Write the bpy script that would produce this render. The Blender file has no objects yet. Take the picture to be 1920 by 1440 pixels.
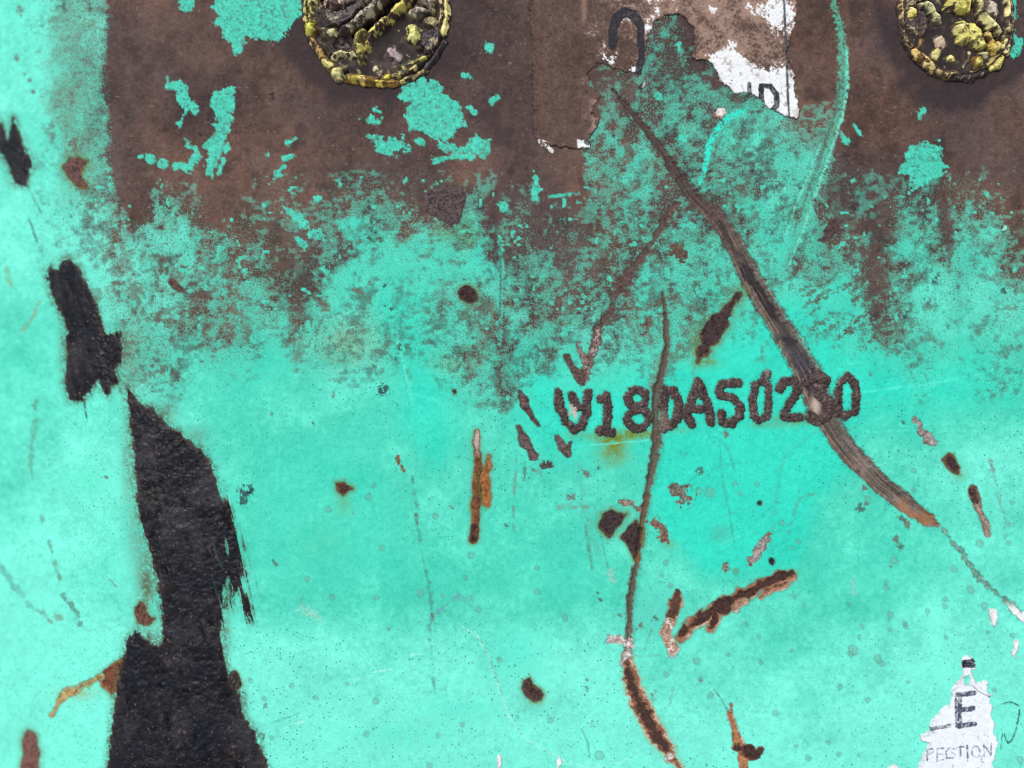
import bpy, bmesh, math, random
import numpy as np
from mathutils import Vector, Matrix, noise as mnoise

S = 0.00028            # metres per photo pixel on the panel face
D = 0.42               # camera height above the face
scene = bpy.context.scene

# ------------------------------------------------------------------ camera
cam_d = bpy.data.cameras.new('camera')
cam = bpy.data.objects.new('camera', cam_d)
scene.collection.objects.link(cam)
cam.location = (0, 0, D)
cam.rotation_euler = (0, 0, 0)
cam_d.sensor_width = 36.0
cam_d.lens = 36.0 * D / (1920 * S)
cam_d.clip_start = 0.01
cam_d.clip_end = 100.0
cam_d.dof.use_dof = True
cam_d.dof.focus_distance = D - 0.001
cam_d.dof.aperture_fstop = 1.5
scene.camera = cam

# ------------------------------------------------------------------ overcast sky and veiled sun
SUN_EL, SUN_AZ = math.radians(52), math.radians(-35)      # from the upper left
world = bpy.data.worlds.new('World')
scene.world = world
world.use_nodes = True
wn, wl = world.node_tree.nodes, world.node_tree.links
wn.clear()
sky = wn.new('ShaderNodeTexSky')
sky.sky_type = 'NISHITA'
sky.sun_disc = False
sky.sun_elevation = SUN_EL
sky.sun_rotation = SUN_AZ
sky.air_density = 1.0
sky.dust_density = 6.0
sky.ozone_density = 1.0
hs = wn.new('ShaderNodeHueSaturation')
hs.inputs['Saturation'].default_value = 0.22            # grey cloud cover
bg = wn.new('ShaderNodeBackground')
bg.inputs['Strength'].default_value = 0.14
wo = wn.new('ShaderNodeOutputWorld')
wl.new(sky.outputs[0], hs.inputs['Color'])
wl.new(hs.outputs[0], bg.inputs['Color'])
wl.new(bg.outputs[0], wo.inputs['Surface'])

sun_d = bpy.data.lights.new('sun', 'SUN')
sun_d.energy = 1.5
sun_d.angle = math.radians(14)
sun_d.color = (1.0, 0.975, 0.94)
sun = bpy.data.objects.new('sun', sun_d)
scene.collection.objects.link(sun)
sd_ = Vector((math.sin(SUN_AZ) * math.cos(SUN_EL), math.cos(SUN_AZ) * math.cos(SUN_EL), math.sin(SUN_EL)))
sun.rotation_euler = sd_.to_track_quat('Z', 'Y').to_euler()
sun.location = (0, 0, 2)

vs = scene.view_settings
vs.view_transform = 'Standard'
vs.look = 'None'
vs.gamma = 1.0
vs.use_curve_mapping = False
vs.exposure = -0.10
scene.cycles.filter_width = 1.0
scene.render.resolution_x = 1024
scene.render.resolution_y = 768

# ------------------------------------------------------------------ numeric helpers
KALB = 0.93


def C(r, g, b):
    c = np.array([r, g, b], float) / 255.0
    return np.where(c <= 0.04045, c / 12.92, ((c + 0.055) / 1.055) ** 2.4) * KALB


_rt = np.random.RandomState(7).rand(64, 256, 256).astype(np.float32)


def vn(X, Y, s, seed, sy=None):
    x = X / s + 37.17 * (seed + 3)
    y = Y / (sy or s) + 91.7 * (seed + 1)
    xi = np.floor(x).astype(np.int64)
    yi = np.floor(y).astype(np.int64)
    fx = (x - xi).astype(np.float32)
    fy = (y - yi).astype(np.float32)
    fx = fx * fx * (3 - 2 * fx)
    fy = fy * fy * (3 - 2 * fy)
    t = _rt[seed % 64]
    x0, x1, y0, y1 = xi & 255, (xi + 1) & 255, yi & 255, (yi + 1) & 255
    a = t[y0, x0] * (1 - fx) + t[y0, x1] * fx
    b = t[y1, x0] * (1 - fx) + t[y1, x1] * fx
    return a * (1 - fy) + b * fy - 0.5          # mean 0, std about 0.2


def fbm(X, Y, s, seed, octs=3, g=0.55):
    r, a, tot = 0, 1.0, 0
    for k in range(octs):
        r = r + a * vn(X, Y, s / 2 ** k, seed + k)
        tot += a * a
        a *= g
    return r / (0.2 * math.sqrt(tot))            # about unit normal


def cdf(n):
    return 1.0 / (1.0 + np.exp(-1.702 * n))


def sm(a, b, x):
    t = np.clip((x - a) / (b - a), 0, 1)
    return t * t * (3 - 2 * t)


class Field:
    """a patch of the panel's face, in pixel units of the face: colour, roughness, grain and height"""

    def __init__(self, xs, ys, over):
        self.xs, self.ys, self.over = xs, ys, over
        self.X, self.Y = np.meshgrid(xs, ys)
        h, w = self.X.shape
        self.col = np.zeros((h, w, 3), np.float32)
        self.surf = np.zeros((h, w, 3), np.float32)   # roughness, grain, pepper
        self.speck = np.zeros((h, w), np.float32)
        self.z = np.zeros((h, w), np.float32)         # mm
        self.id = np.zeros((h, w), np.int32)

    def sl(self, x0, y0, x1, y1):
        i0, i1 = np.searchsorted(self.xs, [x0, x1])
        j0, j1 = np.searchsorted(self.ys, [y0, y1])
        if i1 <= i0 or j1 <= j0:
            return None
        return slice(j0, j1), slice(i0, i1)

    def mix(self, s, m, col, rough=None, grain=None, pep=None):
        m3 = m[..., None]
        self.col[s] = self.col[s] * (1 - m3) + np.asarray(col, np.float32) * m3
        if pep is not None:
            self.speck[s] = self.speck[s] * (1 - (0.93 if pep > 0.3 else 1.0) * m)
        for k, v in enumerate((rough, grain, pep)):
            if v is not None:
                self.surf[s][..., k] = self.surf[s][..., k] * (1 - m) + v * m


def seg_sd(X, Y, pts, ext=False):
    """signed distance to a tapering polyline (x, y, half width); also arc length, width there and side"""
    best = np.full(X.shape, 1e9, np.float32)
    bw = np.ones(X.shape, np.float32)
    bs = np.zeros(X.shape, np.float32)
    bside = np.zeros(X.shape, np.float32)
    acc = 0.0
    for (x0, y0, w0), (x1, y1, w1) in zip(pts[:-1], pts[1:]):
        dx, dy = x1 - x0, y1 - y0
        L2 = dx * dx + dy * dy + 1e-9
        t = np.clip(((X - x0) * dx + (Y - y0) * dy) / L2, 0, 1)
        px, py = X - (x0 + t * dx), Y - (y0 + t * dy)
        w = w0 + t * (w1 - w0)
        d = np.sqrt(px * px + py * py) - w
        k = d < best
        best = np.where(k, d, best)
        bw = np.where(k, w, bw)
        bs = np.where(k, acc + t * math.sqrt(L2), bs)
        bside = np.where(k, (dx * py - dy * px) / math.sqrt(L2), bside)
        acc += math.sqrt(L2)
    return best, bw, bs, bside


def poly_sd(X, Y, pts):
    d = np.full(X.shape, 1e9, np.float32)
    inside = np.zeros(X.shape, bool)
    n = len(pts)
    for i in range(n):
        x0, y0 = pts[i][:2]
        x1, y1 = pts[(i + 1) % n][:2]
        dx, dy = x1 - x0, y1 - y0
        t = np.clip(((X - x0) * dx + (Y - y0) * dy) / (dx * dx + dy * dy + 1e-9), 0, 1)
        px, py = X - x0 - t * dx, Y - y0 - t * dy
        d = np.minimum(d, px * px + py * py)
        c = ((y0 > Y) != (y1 > Y))
        xi = x0 + (Y - y0) * dx / (dy if abs(dy) > 1e-9 else 1e-9)
        inside ^= c & (X < xi)
    d = np.sqrt(d)
    return np.where(inside, -d, d)


def shape(F, kind, pts, pad=10, rag=0.0, rs=9.0, seed=1):
    """-> slice, signed distance (ragged), X, Y of the slice or None"""
    w = max(p[2] for p in pts) if kind == 's' else 0
    x0 = min(p[0] for p in pts) - w - pad
    x1 = max(p[0] for p in pts) + w + pad
    y0 = min(p[1] for p in pts) - w - pad
    y1 = max(p[1] for p in pts) + w + pad
    s = F.sl(x0, y0, x1, y1)
    if s is None:
        return None
    X, Y = F.X[s], F.Y[s]
    if kind == 's':
        d = seg_sd(X, Y, pts)[0]
    else:
        d = poly_sd(X, Y, pts)
    if rag:
        d = d + rag * fbm(X, Y, rs, seed, 3, 0.7)
    return s, d, X, Y


def cover(d, soft):
    return np.clip(0.5 - d / soft, 0, 1)


# ------------------------------------------------------------------ colours
MINT_CLEAN = C(50, 213, 189)
MINT_MID = C(74, 206, 182)
MINT_PALE = C(114, 229, 209)
BROWN = C(88, 70, 65)
BROWN_W = C(101, 77, 68)
BROWN_C = C(76, 64, 65)
OLIVE = C(92, 112, 88)
WELD = C(76, 63, 62)
WELD_L = C(112, 99, 99)
RUSTDK = C(58, 42, 40)
RUSTOR = C(136, 82, 50)
RUSTLT = C(176, 128, 96)
PRIMER = C(214, 208, 208)
STAIN = C(112, 132, 40)
TAR = C(20, 22, 31)
TAR_B = C(31, 27, 29)
STEEL = C(120, 118, 126)
PAPER = C(228, 232, 236)
INK = C(44, 44, 52)

RMAP = """013469999999999999999999999999679999999999999999
013359999999999999999999999999669999999999999999
012459999999999999999999999999669999999999999999
012459999999999999999999999988777899999999999999
002549999999999999999999999978665667799999999999
001449999999999999999999999977545643377999999999
001459999999999999999999999934654421257999999999
001249999999999999999999999953766434325899999999
001138988999888877888889999963476545336789988889
001248967898889766679879789974478554327788768768
001235854567877513656438688864545762235897537347
001124332456886812222318577766444354146778226226
000014243245778511111216456566434333244568425215
000014543344676311111235546456234322120037413213
000012433534464212112355556455544211010027322122
000003343345343222122356344354443211012116311012
000002442123122222212256331122232001010110221012
000002233111001111101235331100200000000001110011
000000011000000000000024200000000000000000010111
000000000000000000000000000000000000000000000000"""
RM = np.array([[int(c) for c in r] for r in RMAP.split('\n')], np.float32) / 9.0


def rmap(X, Y):
    u = np.clip(X / 40 - 0.5, 0, 47 - 1e-3)
    v = np.clip(Y / 40 - 0.5, 0, 19 - 1e-3)
    ui, vi = np.floor(u).astype(int), np.floor(v).astype(int)
    fu, fv = u - ui, v - vi
    fu = fu * fu * (3 - 2 * fu)
    fv = fv * fv * (3 - 2 * fv)
    a = RM[vi, ui] * (1 - fu) + RM[vi, ui + 1] * fu
    b = RM[vi + 1, ui] * (1 - fu) + RM[vi + 1, ui + 1] * fu
    return a * (1 - fv) + b * fv


# ------------------------------------------------------------------ marks on the panel, traced on its face
# ids of pieces that become parts or things of their own
GOUGE_A = [(1150, 168, 3), (1172, 196, 5), (1195, 222, 7), (1240, 280, 9), (1275, 335, 11), (1303, 370, 15), (1345, 408, 17), (1375, 455, 18),
           (1402, 512, 21), (1437, 572, 22), (1480, 640, 25), (1513, 698, 27), (1540, 765, 27), (1572, 822, 20),
           (1605, 862, 19), (1650, 907, 18), (1700, 946, 17), (1737, 972, 13), (1756, 984, 5)]
GOUGE_B = [(1241, 545, 2), (1249, 600, 4), (1250, 650, 4.5), (1244, 690, 6), (1233, 722, 7), (1228, 750, 7), (1229, 785, 7),
           (1232, 830, 9), (1224, 870, 8), (1215, 915, 6), (1205, 970, 6), (1200, 1010, 7), (1195, 1050, 5),
           (1186, 1090, 5.5), (1180, 1130, 5.5), (1180, 1170, 6), (1178, 1210, 5), (1176, 1240, 9)]
GOUGE_C = [(1176, 1236, 8), (1182, 1265, 13), (1192, 1302, 16), (1212, 1342, 18), (1232, 1380, 18), (1250, 1404, 13),
           (1265, 1426, 6), (1280, 1450, 4)]
GOUGE_E = [(1268, 385, 9), (1250, 405, 8), (1236, 432, 8), (1222, 458, 4), (1212, 470, 6), (1198, 490, 8), (1186, 505, 5), (1176, 524, 12), (1160, 536, 11), (1150, 556, 5), (1143, 582, 6), (1134, 604, 7), (1120, 618, 6)]
GOUGE_D = [(1770, 995, 3), (1805, 1040, 3), (1828, 1075, 5), (1845, 1092, 3), (1875, 1117, 2), (1900, 1140, 6), (1915, 1156, 7), (1940, 1176, 3)]

# weld bead characters
W_HALF = 10.5
CHARS = [
    ('W', [[(1047, 736), (1050, 765), (1062, 792), (1077, 806)], [(1102, 736), (1101, 772), (1092, 797), (1077, 806)], [(1072, 744), (1079, 756)], [(1084, 762), (1094, 764)]], 8.2),
    ('1', [[(1137, 742), (1139, 780), (1137, 811)], [(1128, 748), (1137, 742)], [(1125, 807), (1149, 811)]], 8.4),
    ('8', [[(1194 + 17 * math.cos(a), 747 + 16 * math.sin(a)) for a in np.linspace(0, 6.283, 15)],
           [(1196 + 20 * math.cos(a), 785 + 18 * math.sin(a)) for a in np.linspace(0, 6.283, 17)]], 8.6),
    ('D', [[(1245, 732), (1244, 765), (1245, 800)], [(1245, 730), (1262, 731), (1273, 750), (1272, 780), (1260, 797), (1245, 802)]], 8.4),
    ('A', [[(1308, 716), (1297, 748), (1289, 775), (1297, 797)], [(1308, 716), (1321, 745), (1331, 770), (1333, 791)], [(1294, 768), (1326, 764)]], 8.4),
    ('5', [[(1384, 718), (1352, 721), (1350, 741), (1372, 746), (1387, 759), (1387, 780), (1372, 794), (1355, 789), (1353, 776)]], 8.6),
    ('0', [[(1430, 712), (1441, 722), (1442, 750), (1437, 780), (1424, 790), (1413, 780), (1411, 750), (1416, 724), (1430, 712), (1438, 702)]], 7.6),
    ('2', [[(1461, 729), (1472, 714), (1489, 713), (1496, 729), (1483, 754), (1468, 780), (1482, 783), (1498, 782)]], 8.4),
    ('3', [[(1514, 716), (1536, 706), (1549, 714), (1536, 740), (1556, 756), (1554, 780), (1532, 790), (1517, 779)]], 10.0),
    ('0', [[(1590, 704), (1602, 718), (1605, 748), (1602, 772), (1586, 779), (1571, 774), (1571, 745), (1575, 718), (1590, 704)]], 7.8),
]

# rust scars: kind, points, centre colour, look
SC = {}


def scar(key, kind, pts, dark=RUSTDK, ring=RUSTOR, rim=None, halo=0.0, rag=2.2, depth=0.25, rough=0.85, label=None, name='rust_scar', streak=None):
    SC[key] = dict(kind=kind, pts=pts, dark=dark, ring=ring, rim=rim, halo=halo, rag=rag, depth=depth, rough=rough, label=label, name=name, streak=streak)


scar(101, 's', [(1384, 553, 8), (1353, 596, 10), (1346, 606, 19), (1330, 630, 18), (1322, 648, 9), (1317, 660, 13), (1310, 676, 4)], dark=C(62, 48, 50), ring=C(90, 74, 52), halo=14,
     label='long dark rust pit with yellow halo above the welded number')
scar(102, 's', [(1121, 615, 8), (1115, 648, 10), (1102, 680, 8), (1095, 704, 11), (1092, 716, 6)], dark=C(104, 88, 84), ring=C(92, 74, 70), rag=2, label='brown grey branching scar above the first welded character', streak=C(170, 160, 156))
scar(103, 's', [(1082, 645, 4), (1099, 678, 7)], dark=C(130, 116, 112), ring=C(92, 74, 70), rag=2)
scar(104, 's', [(1062, 668, 6), (1076, 694, 8), (1092, 713, 8)], dark=C(92, 76, 72), ring=C(84, 68, 64), rag=2)
scar(105, 's', [(975, 735, 6), (985, 760, 8), (998, 785, 5), (1010, 798, 3)], dark=C(88, 74, 72), ring=C(76, 62, 58), rag=2)
scar(106, 's', [(972, 803, 6), (983, 828, 8), (994, 842, 6), (1002, 856, 9)], dark=C(94, 82, 80), ring=C(76, 62, 58), rag=2.5)
scar(107, 's', [(1045, 820, 6), (1056, 840, 8), (1066, 852, 6)], dark=C(98, 86, 84), ring=C(76, 62, 58), rag=2)
scar(108, 's', [(1070, 831, 5), (1063, 845, 6)], dark=C(108, 94, 90), ring=C(76, 62, 58), rag=2)
scar(109, 's', [(896, 808, 3), (893, 832, 6), (897, 870, 9), (899, 910, 12), (893, 950, 8), (890, 985, 7), (889, 1011, 8)], dark=C(112, 72, 48), ring=C(138, 90, 54), rim=None, halo=7, rag=2,
     label='tall orange rust streak left of the welded number')
scar(110, 's', [(916, 858, 5), (911, 900, 9), (911, 945, 7)], dark=C(146, 92, 54), ring=C(150, 104, 66), halo=6, rag=2.5)
scar(111, 's', [(889, 990, 6), (888, 1010, 8)], dark=C(46, 36, 38), ring=C(100, 64, 44), rag=1.5)
scar(112, 'p', [(1122, 985), (1128, 965), (1148, 956), (1176, 964), (1166, 985), (1142, 1008), (1130, 998)], dark=C(58, 46, 48), ring=C(80, 64, 48), halo=10, rag=1.8,
     label='dark rounded rust pit just left of the thin vertical gouge')
scar(113, 'p', [(1163, 1008), (1178, 985), (1196, 970), (1204, 990), (1200, 1030), (1188, 1048), (1176, 1022)], dark=C(60, 47, 48), ring=C(84, 64, 52), halo=6, rag=1.8,
     label='dark leaf-shaped rust pit touching the thin vertical gouge')
scar(114, 's', [(1164, 940, 3), (1182, 945, 6), (1202, 955, 4)], dark=C(140, 122, 112), ring=C(104, 84, 74), rag=3)
scar(115, 'p', [(1254, 907), (1285, 912), (1302, 930), (1276, 946), (1260, 930)], dark=C(112, 106, 96), ring=C(100, 92, 82), rag=5, depth=0.12, label='small grey brown paint chip right of the vertical gouge')
scar(116, 'p', [(1216, 980), (1236, 974), (1244, 990), (1253, 1018), (1240, 1010), (1228, 990)], dark=C(118, 92, 82), ring=C(120, 104, 84), rag=4, depth=0.12)
scar(117, 's', [(1276, 1196, 8), (1300, 1170, 10), (1330, 1152, 13), (1356, 1138, 17), (1390, 1118, 13), (1425, 1100, 10), (1455, 1086, 11), (1484, 1076, 9)], dark=C(66, 46, 42), ring=C(134, 84, 54), rim=C(214, 190, 176), halo=5, rag=3.2,
     label='long curved rust scar with pale flaking rim below the number')
scar(118, 's', [(1334, 1178, 9), (1342, 1158, 10)], dark=C(66, 46, 42), ring=C(140, 90, 60), rim=C(208, 184, 168), rag=3)
scar(119, 's', [(1380, 1140, 8), (1392, 1128, 9)], dark=C(150, 118, 98), ring=C(160, 120, 92), rim=C(222, 204, 194), rag=3)
scar(120, 's', [(1428, 1120, 7), (1440, 1106, 8), (1466, 1100, 7), (1486, 1084, 6)], dark=C(96, 66, 52), ring=C(150, 106, 80), rim=C(214, 190, 176), rag=3)
scar(121, 's', [(1272, 1110, 6), (1267, 1130, 12), (1260, 1158, 9)], dark=C(84, 60, 50), ring=C(140, 92, 62), rim=C(196, 168, 150), rag=3, label='knobbly rust scar standing left of the long curved scar')
scar(122, 's', [(1256, 1168, 9), (1247, 1186, 9), (1254, 1205, 9), (1262, 1220, 8)], dark=C(178, 150, 132), ring=C(150, 112, 88), rim=C(222, 210, 204), rag=3)
scar(123, 'p', [(978, 1290), (983, 1276), (993, 1270), (999, 1282), (1011, 1291), (1020, 1302), (1016, 1313), (1001, 1317), (986, 1307)], dark=C(72, 54, 52), ring=C(84, 66, 46), halo=7, rag=0.7,
     label='small kidney-shaped rust pit near the bottom edge')
scar(124, 's', [(1369, 1322, 2), (1372, 1350, 5), (1382, 1382, 7), (1392, 1412, 8), (1396, 1450, 10)], dark=C(160, 112, 78), ring=C(150, 100, 66), rim=C(232, 224, 222), rag=2.5,
     label='pale flaked rust streak with dark knobs at the bottom edge')
scar(125, 's', [(1406, 1408, 14), (1416, 1414, 12), (1424, 1405, 9)], dark=C(64, 46, 44), ring=C(130, 84, 56), rag=2.5, depth=-0.5)
scar(126, 's', [(1377, 1400, 6), (1383, 1403, 7)], dark=C(66, 46, 44), ring=C(130, 84, 56), rag=2, depth=-0.4)
scar(127, 'p', [(628, 905), (645, 903), (660, 916), (643, 929), (634, 922)], dark=C(66, 44, 40), ring=C(104, 72, 48), halo=8, rag=1.5, label='small dark rust chip with faint tail in the left middle')
scar(128, 'p', [(1766, 862), (1778, 850), (1788, 856), (1803, 876), (1798, 889), (1788, 888), (1772, 873)], dark=C(60, 44, 46), ring=C(104, 74, 56), halo=4, rag=1.6, label='dark squarish rust chip right of the wide gouge')
scar(129, 's', [(1823, 916, 8), (1830, 938, 9), (1838, 960, 8), (1850, 985, 8), (1851, 1000, 6)], dark=C(150, 130, 122), ring=C(122, 100, 86), rag=2.5, label='worn brown and pale streak near the right edge')
scar(130, 's', [(1824, 918, 7), (1830, 936, 7)], dark=C(70, 52, 50), ring=C(112, 86, 70), rag=2)
scar(131, 's', [(1714, 784, 3), (1726, 803, 7), (1738, 820, 9), (1748, 832, 7)], dark=C(150, 142, 144), ring=C(116, 100, 92), rag=3, depth=0.15, label='short grey scrape right of the wide gouge')
scar(132, 's', [(1440, 1005, 7), (1422, 1030, 9), (1408, 1052, 8)], dark=C(152, 142, 142), ring=C(112, 92, 84), rag=2.5, depth=0.15, label='short grey scrape below the welded number')
scar(133, 's', [(1361, 1058, 4), (1360, 1068, 5)], dark=C(140, 124, 120), ring=C(112, 92, 84), rag=2, depth=0.15)
scar(134, 's', [(876, 551, 16), (879, 554, 15)], dark=C(58, 42, 42), ring=C(70, 54, 50), halo=9, rag=1.8, label='round dark rust spot under the larger stain')
scar(135, 'p', [(794, 366), (812, 350), (838, 346), (868, 352), (872, 380), (868, 402), (862, 420), (845, 421), (824, 410), (797, 394)], dark=C(84, 72, 74), ring=C(80, 68, 68), halo=0, rag=2.2, depth=-0.12,
     label='large rounded grey brown rust stain below the left cap')
scar(136, 'p', [(118, 312), (130, 298), (146, 294), (164, 304), (158, 318), (152, 330), (166, 354), (150, 354), (136, 344), (126, 330)], dark=C(92, 66, 64), ring=C(104, 88, 56), halo=9, rag=2, label='crescent rust mark on the curved left side near the top')
scar(137, 'p', [(194, 1256), (214, 1242), (236, 1230), (233, 1262), (222, 1290), (208, 1303), (194, 1290), (184, 1268)], dark=C(104, 62, 46), ring=C(142, 96, 58), halo=7, rag=2.2, label='orange brown rust blotch left of the black smear')
scar(138, 's', [(190, 1270, 5), (150, 1288, 8), (122, 1300, 7), (108, 1322, 5), (96, 1340, 3)], dark=C(160, 138, 92), ring=C(140, 150, 110), rag=3, depth=0.1)
scar(139, 's', [(55, 1383, 13), (58, 1415, 15), (54, 1460, 18)], dark=C(112, 78, 72), ring=C(104, 84, 74), halo=10, rag=2, label='out of focus brown rust patch in the lower left corner')
scar(140, 's', [(439, 1268, 9), (442, 1284, 10)], dark=C(52, 40, 44), ring=C(64, 56, 50), rag=1.5, halo=5)
scar(141, 'p', [(252, 1138), (264, 1130), (276, 1150), (290, 1160), (280, 1174), (258, 1170)], dark=C(96, 66, 58), ring=C(96, 84, 60), rag=3, halo=6)
scar(142, 's', [(1424, 943, 5), (1424.5, 944, 5)], dark=C(36, 40, 46), ring=C(46, 66, 66), rag=0.6, depth=0.5)
scar(143, 's', [(1447, 1052, 6), (1447.5, 1053, 6)], dark=C(36, 40, 46), ring=C(46, 66, 66), rag=0.6, depth=0.5)
scar(144, 's', [(1146, 1199, 7), (1160, 1198, 6), (1182, 1204, 9)], dark=C(186, 172, 172), ring=C(150, 128, 118), rim=C(214, 204, 204), rag=3, depth=0.12, label='pale flaked chip crossing the thin vertical gouge')
scar(145, 'p', [(1547, 428), (1560, 415), (1572, 428), (1560, 448), (1545, 455), (1533, 452), (1545, 442)], dark=C(74, 58, 60), ring=C(78, 62, 62), rag=2)
scar(146, 's', [(850, 733, 3), (853, 734, 4)], dark=C(64, 50, 48), ring=C(80, 66, 58), rag=1.2)
scar(147, 's', [(746, 858, 4), (752, 872, 3), (757, 882, 2)], dark=C(110, 82, 60), ring=C(120, 104, 74), rag=2, depth=0.08)
scar(148, 's', [(1176, 1230, 7), (1164, 1244, 5)], dark=C(216, 210, 214), ring=C(190, 178, 176), rag=2.5, depth=0.05)
scar(149, 's', [(1258, 1418, 6), (1250, 1424, 4)], dark=C(216, 206, 204), ring=C(170, 140, 120), rag=2.5, depth=0.05)
scar(150, 's', [(322, 527, 6), (336, 540, 7), (345, 548, 4)], dark=C(92, 66, 64), ring=C(88, 70, 66), rag=2.5)
scar(151, 's', [(1268, 470, 15), (1280, 478, 13)], dark=C(92, 76, 66), ring=C(90, 92, 76), rag=4, depth=0.1)
scar(152, 's', [(1016, 872, 5), (1030, 872, 5)], dark=C(74, 66, 66), ring=C(80, 84, 78), rag=2)

TARS = {
    201: ([(-6, 222), (6, 236), (14, 262), (20, 236), (24, 219), (32, 240), (44, 270), (64, 306), (53, 325), (50, 349), (28, 346), (14, 312), (-6, 270), (-40, 250), (-40, 222)],
          'small black tar smear cut by the left edge'),
    202: ([(87, 508), (95, 500), (109, 503), (117, 488), (130, 484), (150, 505), (165, 540), (180, 570), (190, 605), (195, 628), (213, 631), (227, 624), (233, 650), (226, 676),
           (214, 690), (218, 714), (206, 743), (191, 734), (184, 712), (178, 725), (170, 736), (160, 738), (155, 750), (130, 752), (122, 720), (125, 662), (122, 634), (128, 624), (112, 585), (100, 560), (90, 530)],
          'black tar smear standing upright above the large one'),
    203: ([(236, 722), (250, 742), (264, 757), (285, 764), (310, 790), (345, 820), (375, 840), (397, 868), (404, 902), (416, 935), (429, 965), (446, 1002), (456, 1055), (465, 1090),
           (469, 1130), (464, 1166), (454, 1134), (447, 1104), (441, 1112), (436, 1094), (430, 1112), (424, 1140), (416, 1152), (418, 1200), (421, 1240), (430, 1268), (443, 1290), (453, 1305), (456, 1342),
           (476, 1370), (490, 1408), (506, 1450), (520, 1540), (196, 1540), (202, 1440), (206, 1390), (216, 1310), (230, 1240), (240, 1197), (254, 1182), (270, 1195), (296, 1216), (305, 1200),
           (305, 1150), (299, 1100), (290, 1060), (276, 1010), (263, 970), (257, 930), (255, 880), (250, 830), (242, 780)],
          'large black tar smear running down to the bottom edge'),
}

GREEN_PATCHES = [
    ('p', [(398, 14), (404, -30), (566, -30), (563, 30), (550, 45), (530, 70), (515, 80), (500, 70), (490, 72), (480, 75), (462, 72), (458, 85), (445, 99), (435, 90), (430, 78), (420, 72), (422, 50), (405, 40), (413, 26)], 3),
    ('p', [(332, -20), (361, -20), (362, 20), (347, 27), (335, 14)], 2.5),
    ('p', [(312, 148), (318, 158), (340, 152), (350, 165), (352, 185), (370, 195), (375, 210), (366, 217), (352, 200), (345, 226), (335, 238), (331, 230), (345, 210), (335, 190), (325, 172), (313, 168)], 2.6),
    ('p', [(391, 186), (410, 172), (425, 160), (436, 165), (442, 190), (436, 215), (431, 240), (421, 262), (415, 280), (405, 310), (395, 332), (383, 331), (382, 315), (396, 285), (385, 275), (400, 250), (405, 225), (395, 200)], 2.8),
    ('s', [(428, 270, 3), (418, 300, 3), (410, 325, 3)], 2),
    ('s', [(262, 293, 4), (263, 293, 4)], 2), ('s', [(280, 297, 6), (284, 300, 6)], 2), ('s', [(305, 307, 8), (309, 309, 8)], 2), ('s', [(330, 311, 6), (344, 313, 6)], 2),
    ('s', [(352, 314, 9), (364, 300, 9), (370, 285, 7)], 2.5), ('s', [(350, 263, 4), (355, 275, 4), (367, 279, 3)], 2),
    ('p', [(745, 160), (790, 143), (820, 150), (830, 175), (850, 180), (866, 200), (869, 235), (845, 264), (820, 258), (800, 250), (770, 245), (762, 220), (766, 195), (750, 182)], 3.5),
    ('p', [(703, 266), (715, 258), (762, 256), (764, 280), (732, 293), (715, 286)], 4),
    ('p', [(806, 298), (868, 284), (882, 262), (892, 254), (900, 262), (918, 262), (917, 293), (880, 298), (812, 305)], 2.5),
    ('p', [(678, 221), (695, 219), (712, 230), (690, 236)], 2.5),
    ('s', [(828, 275, 4), (850, 277, 5), (862, 276, 3)], 4),
    ('s', [(690, 255, 2), (712, 262, 3)], 3), ('s', [(780, 262, 3), (796, 266, 3)], 3),
    ('s', [(916, 89, 7), (918, 94, 6)], 2), ('s', [(922, 190, 5), (932, 184, 5)], 2), ('s', [(882, 200, 4), (890, 210, 4)], 2), ('s', [(870, 140, 3), (880, 144, 3)], 2),
    ('s', [(704, 207, 3), (714, 210, 2)], 2), ('s', [(716, 222, 4), (718, 220, 4)], 2),
    ('s', [(538, 268, 5), (552, 263, 3)], 2), ('s', [(534, 298, 4), (546, 292, 4)], 2), ('s', [(512, 322, 4), (534, 314, 4)], 3), ('s', [(500, 290, 4), (501, 290, 4)], 2), ('s', [(518, 330, 4), (526, 326, 4)], 3),
    ('s', [(533, 388, 3), (548, 405, 8), (572, 422, 5)], 3), ('s', [(553, 448, 4), (566, 458, 9)], 3), ('s', [(592, 372, 4), (596, 373, 4)], 2),
    ('s', [(585, 435, 7), (610, 450, 5)], 4), ('s', [(606, 505, 6), (610, 520, 5)], 4),
    ('p', [(1708, 274), (1740, 264), (1758, 268), (1772, 295), (1770, 320), (1750, 336), (1730, 347), (1714, 332), (1690, 316), (1698, 296)], 4),
    ('s', [(1728, 340, 8), (1700, 358, 4), (1682, 372, 2)], 4),
    ('s', [(1578, 248, 4), (1588, 266, 5)], 3), ('s', [(1602, 235, 2.5), (1609, 246, 4), (1616, 256, 2)], 1.5), ('s', [(1732, 206, 4), (1726, 224, 4)], 3),
    ('s', [(1894, -20, 9), (1902, 20, 7), (1900, 45, 3), (1899, 62, 6), (1910, 80, 7), (1905, 102, 6), (1893, 98, 3)], 2.5),
    ('s', [(1002, 320, 3), (1006, 370, 7), (1004, 372, 6)], 3), ('s', [(938, 384, 6), (944, 388, 6)], 3),
    ('s', [(1160, 90, 3), (1161, 92, 3)], 2), ('s', [(1272, 85, 4), (1272, 92, 4)], 3), ('s', [(1236, 182, 5), (1238, 186, 5)], 3), ('s', [(1275, 258, 6), (1283, 262, 6)], 3),
]

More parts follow.
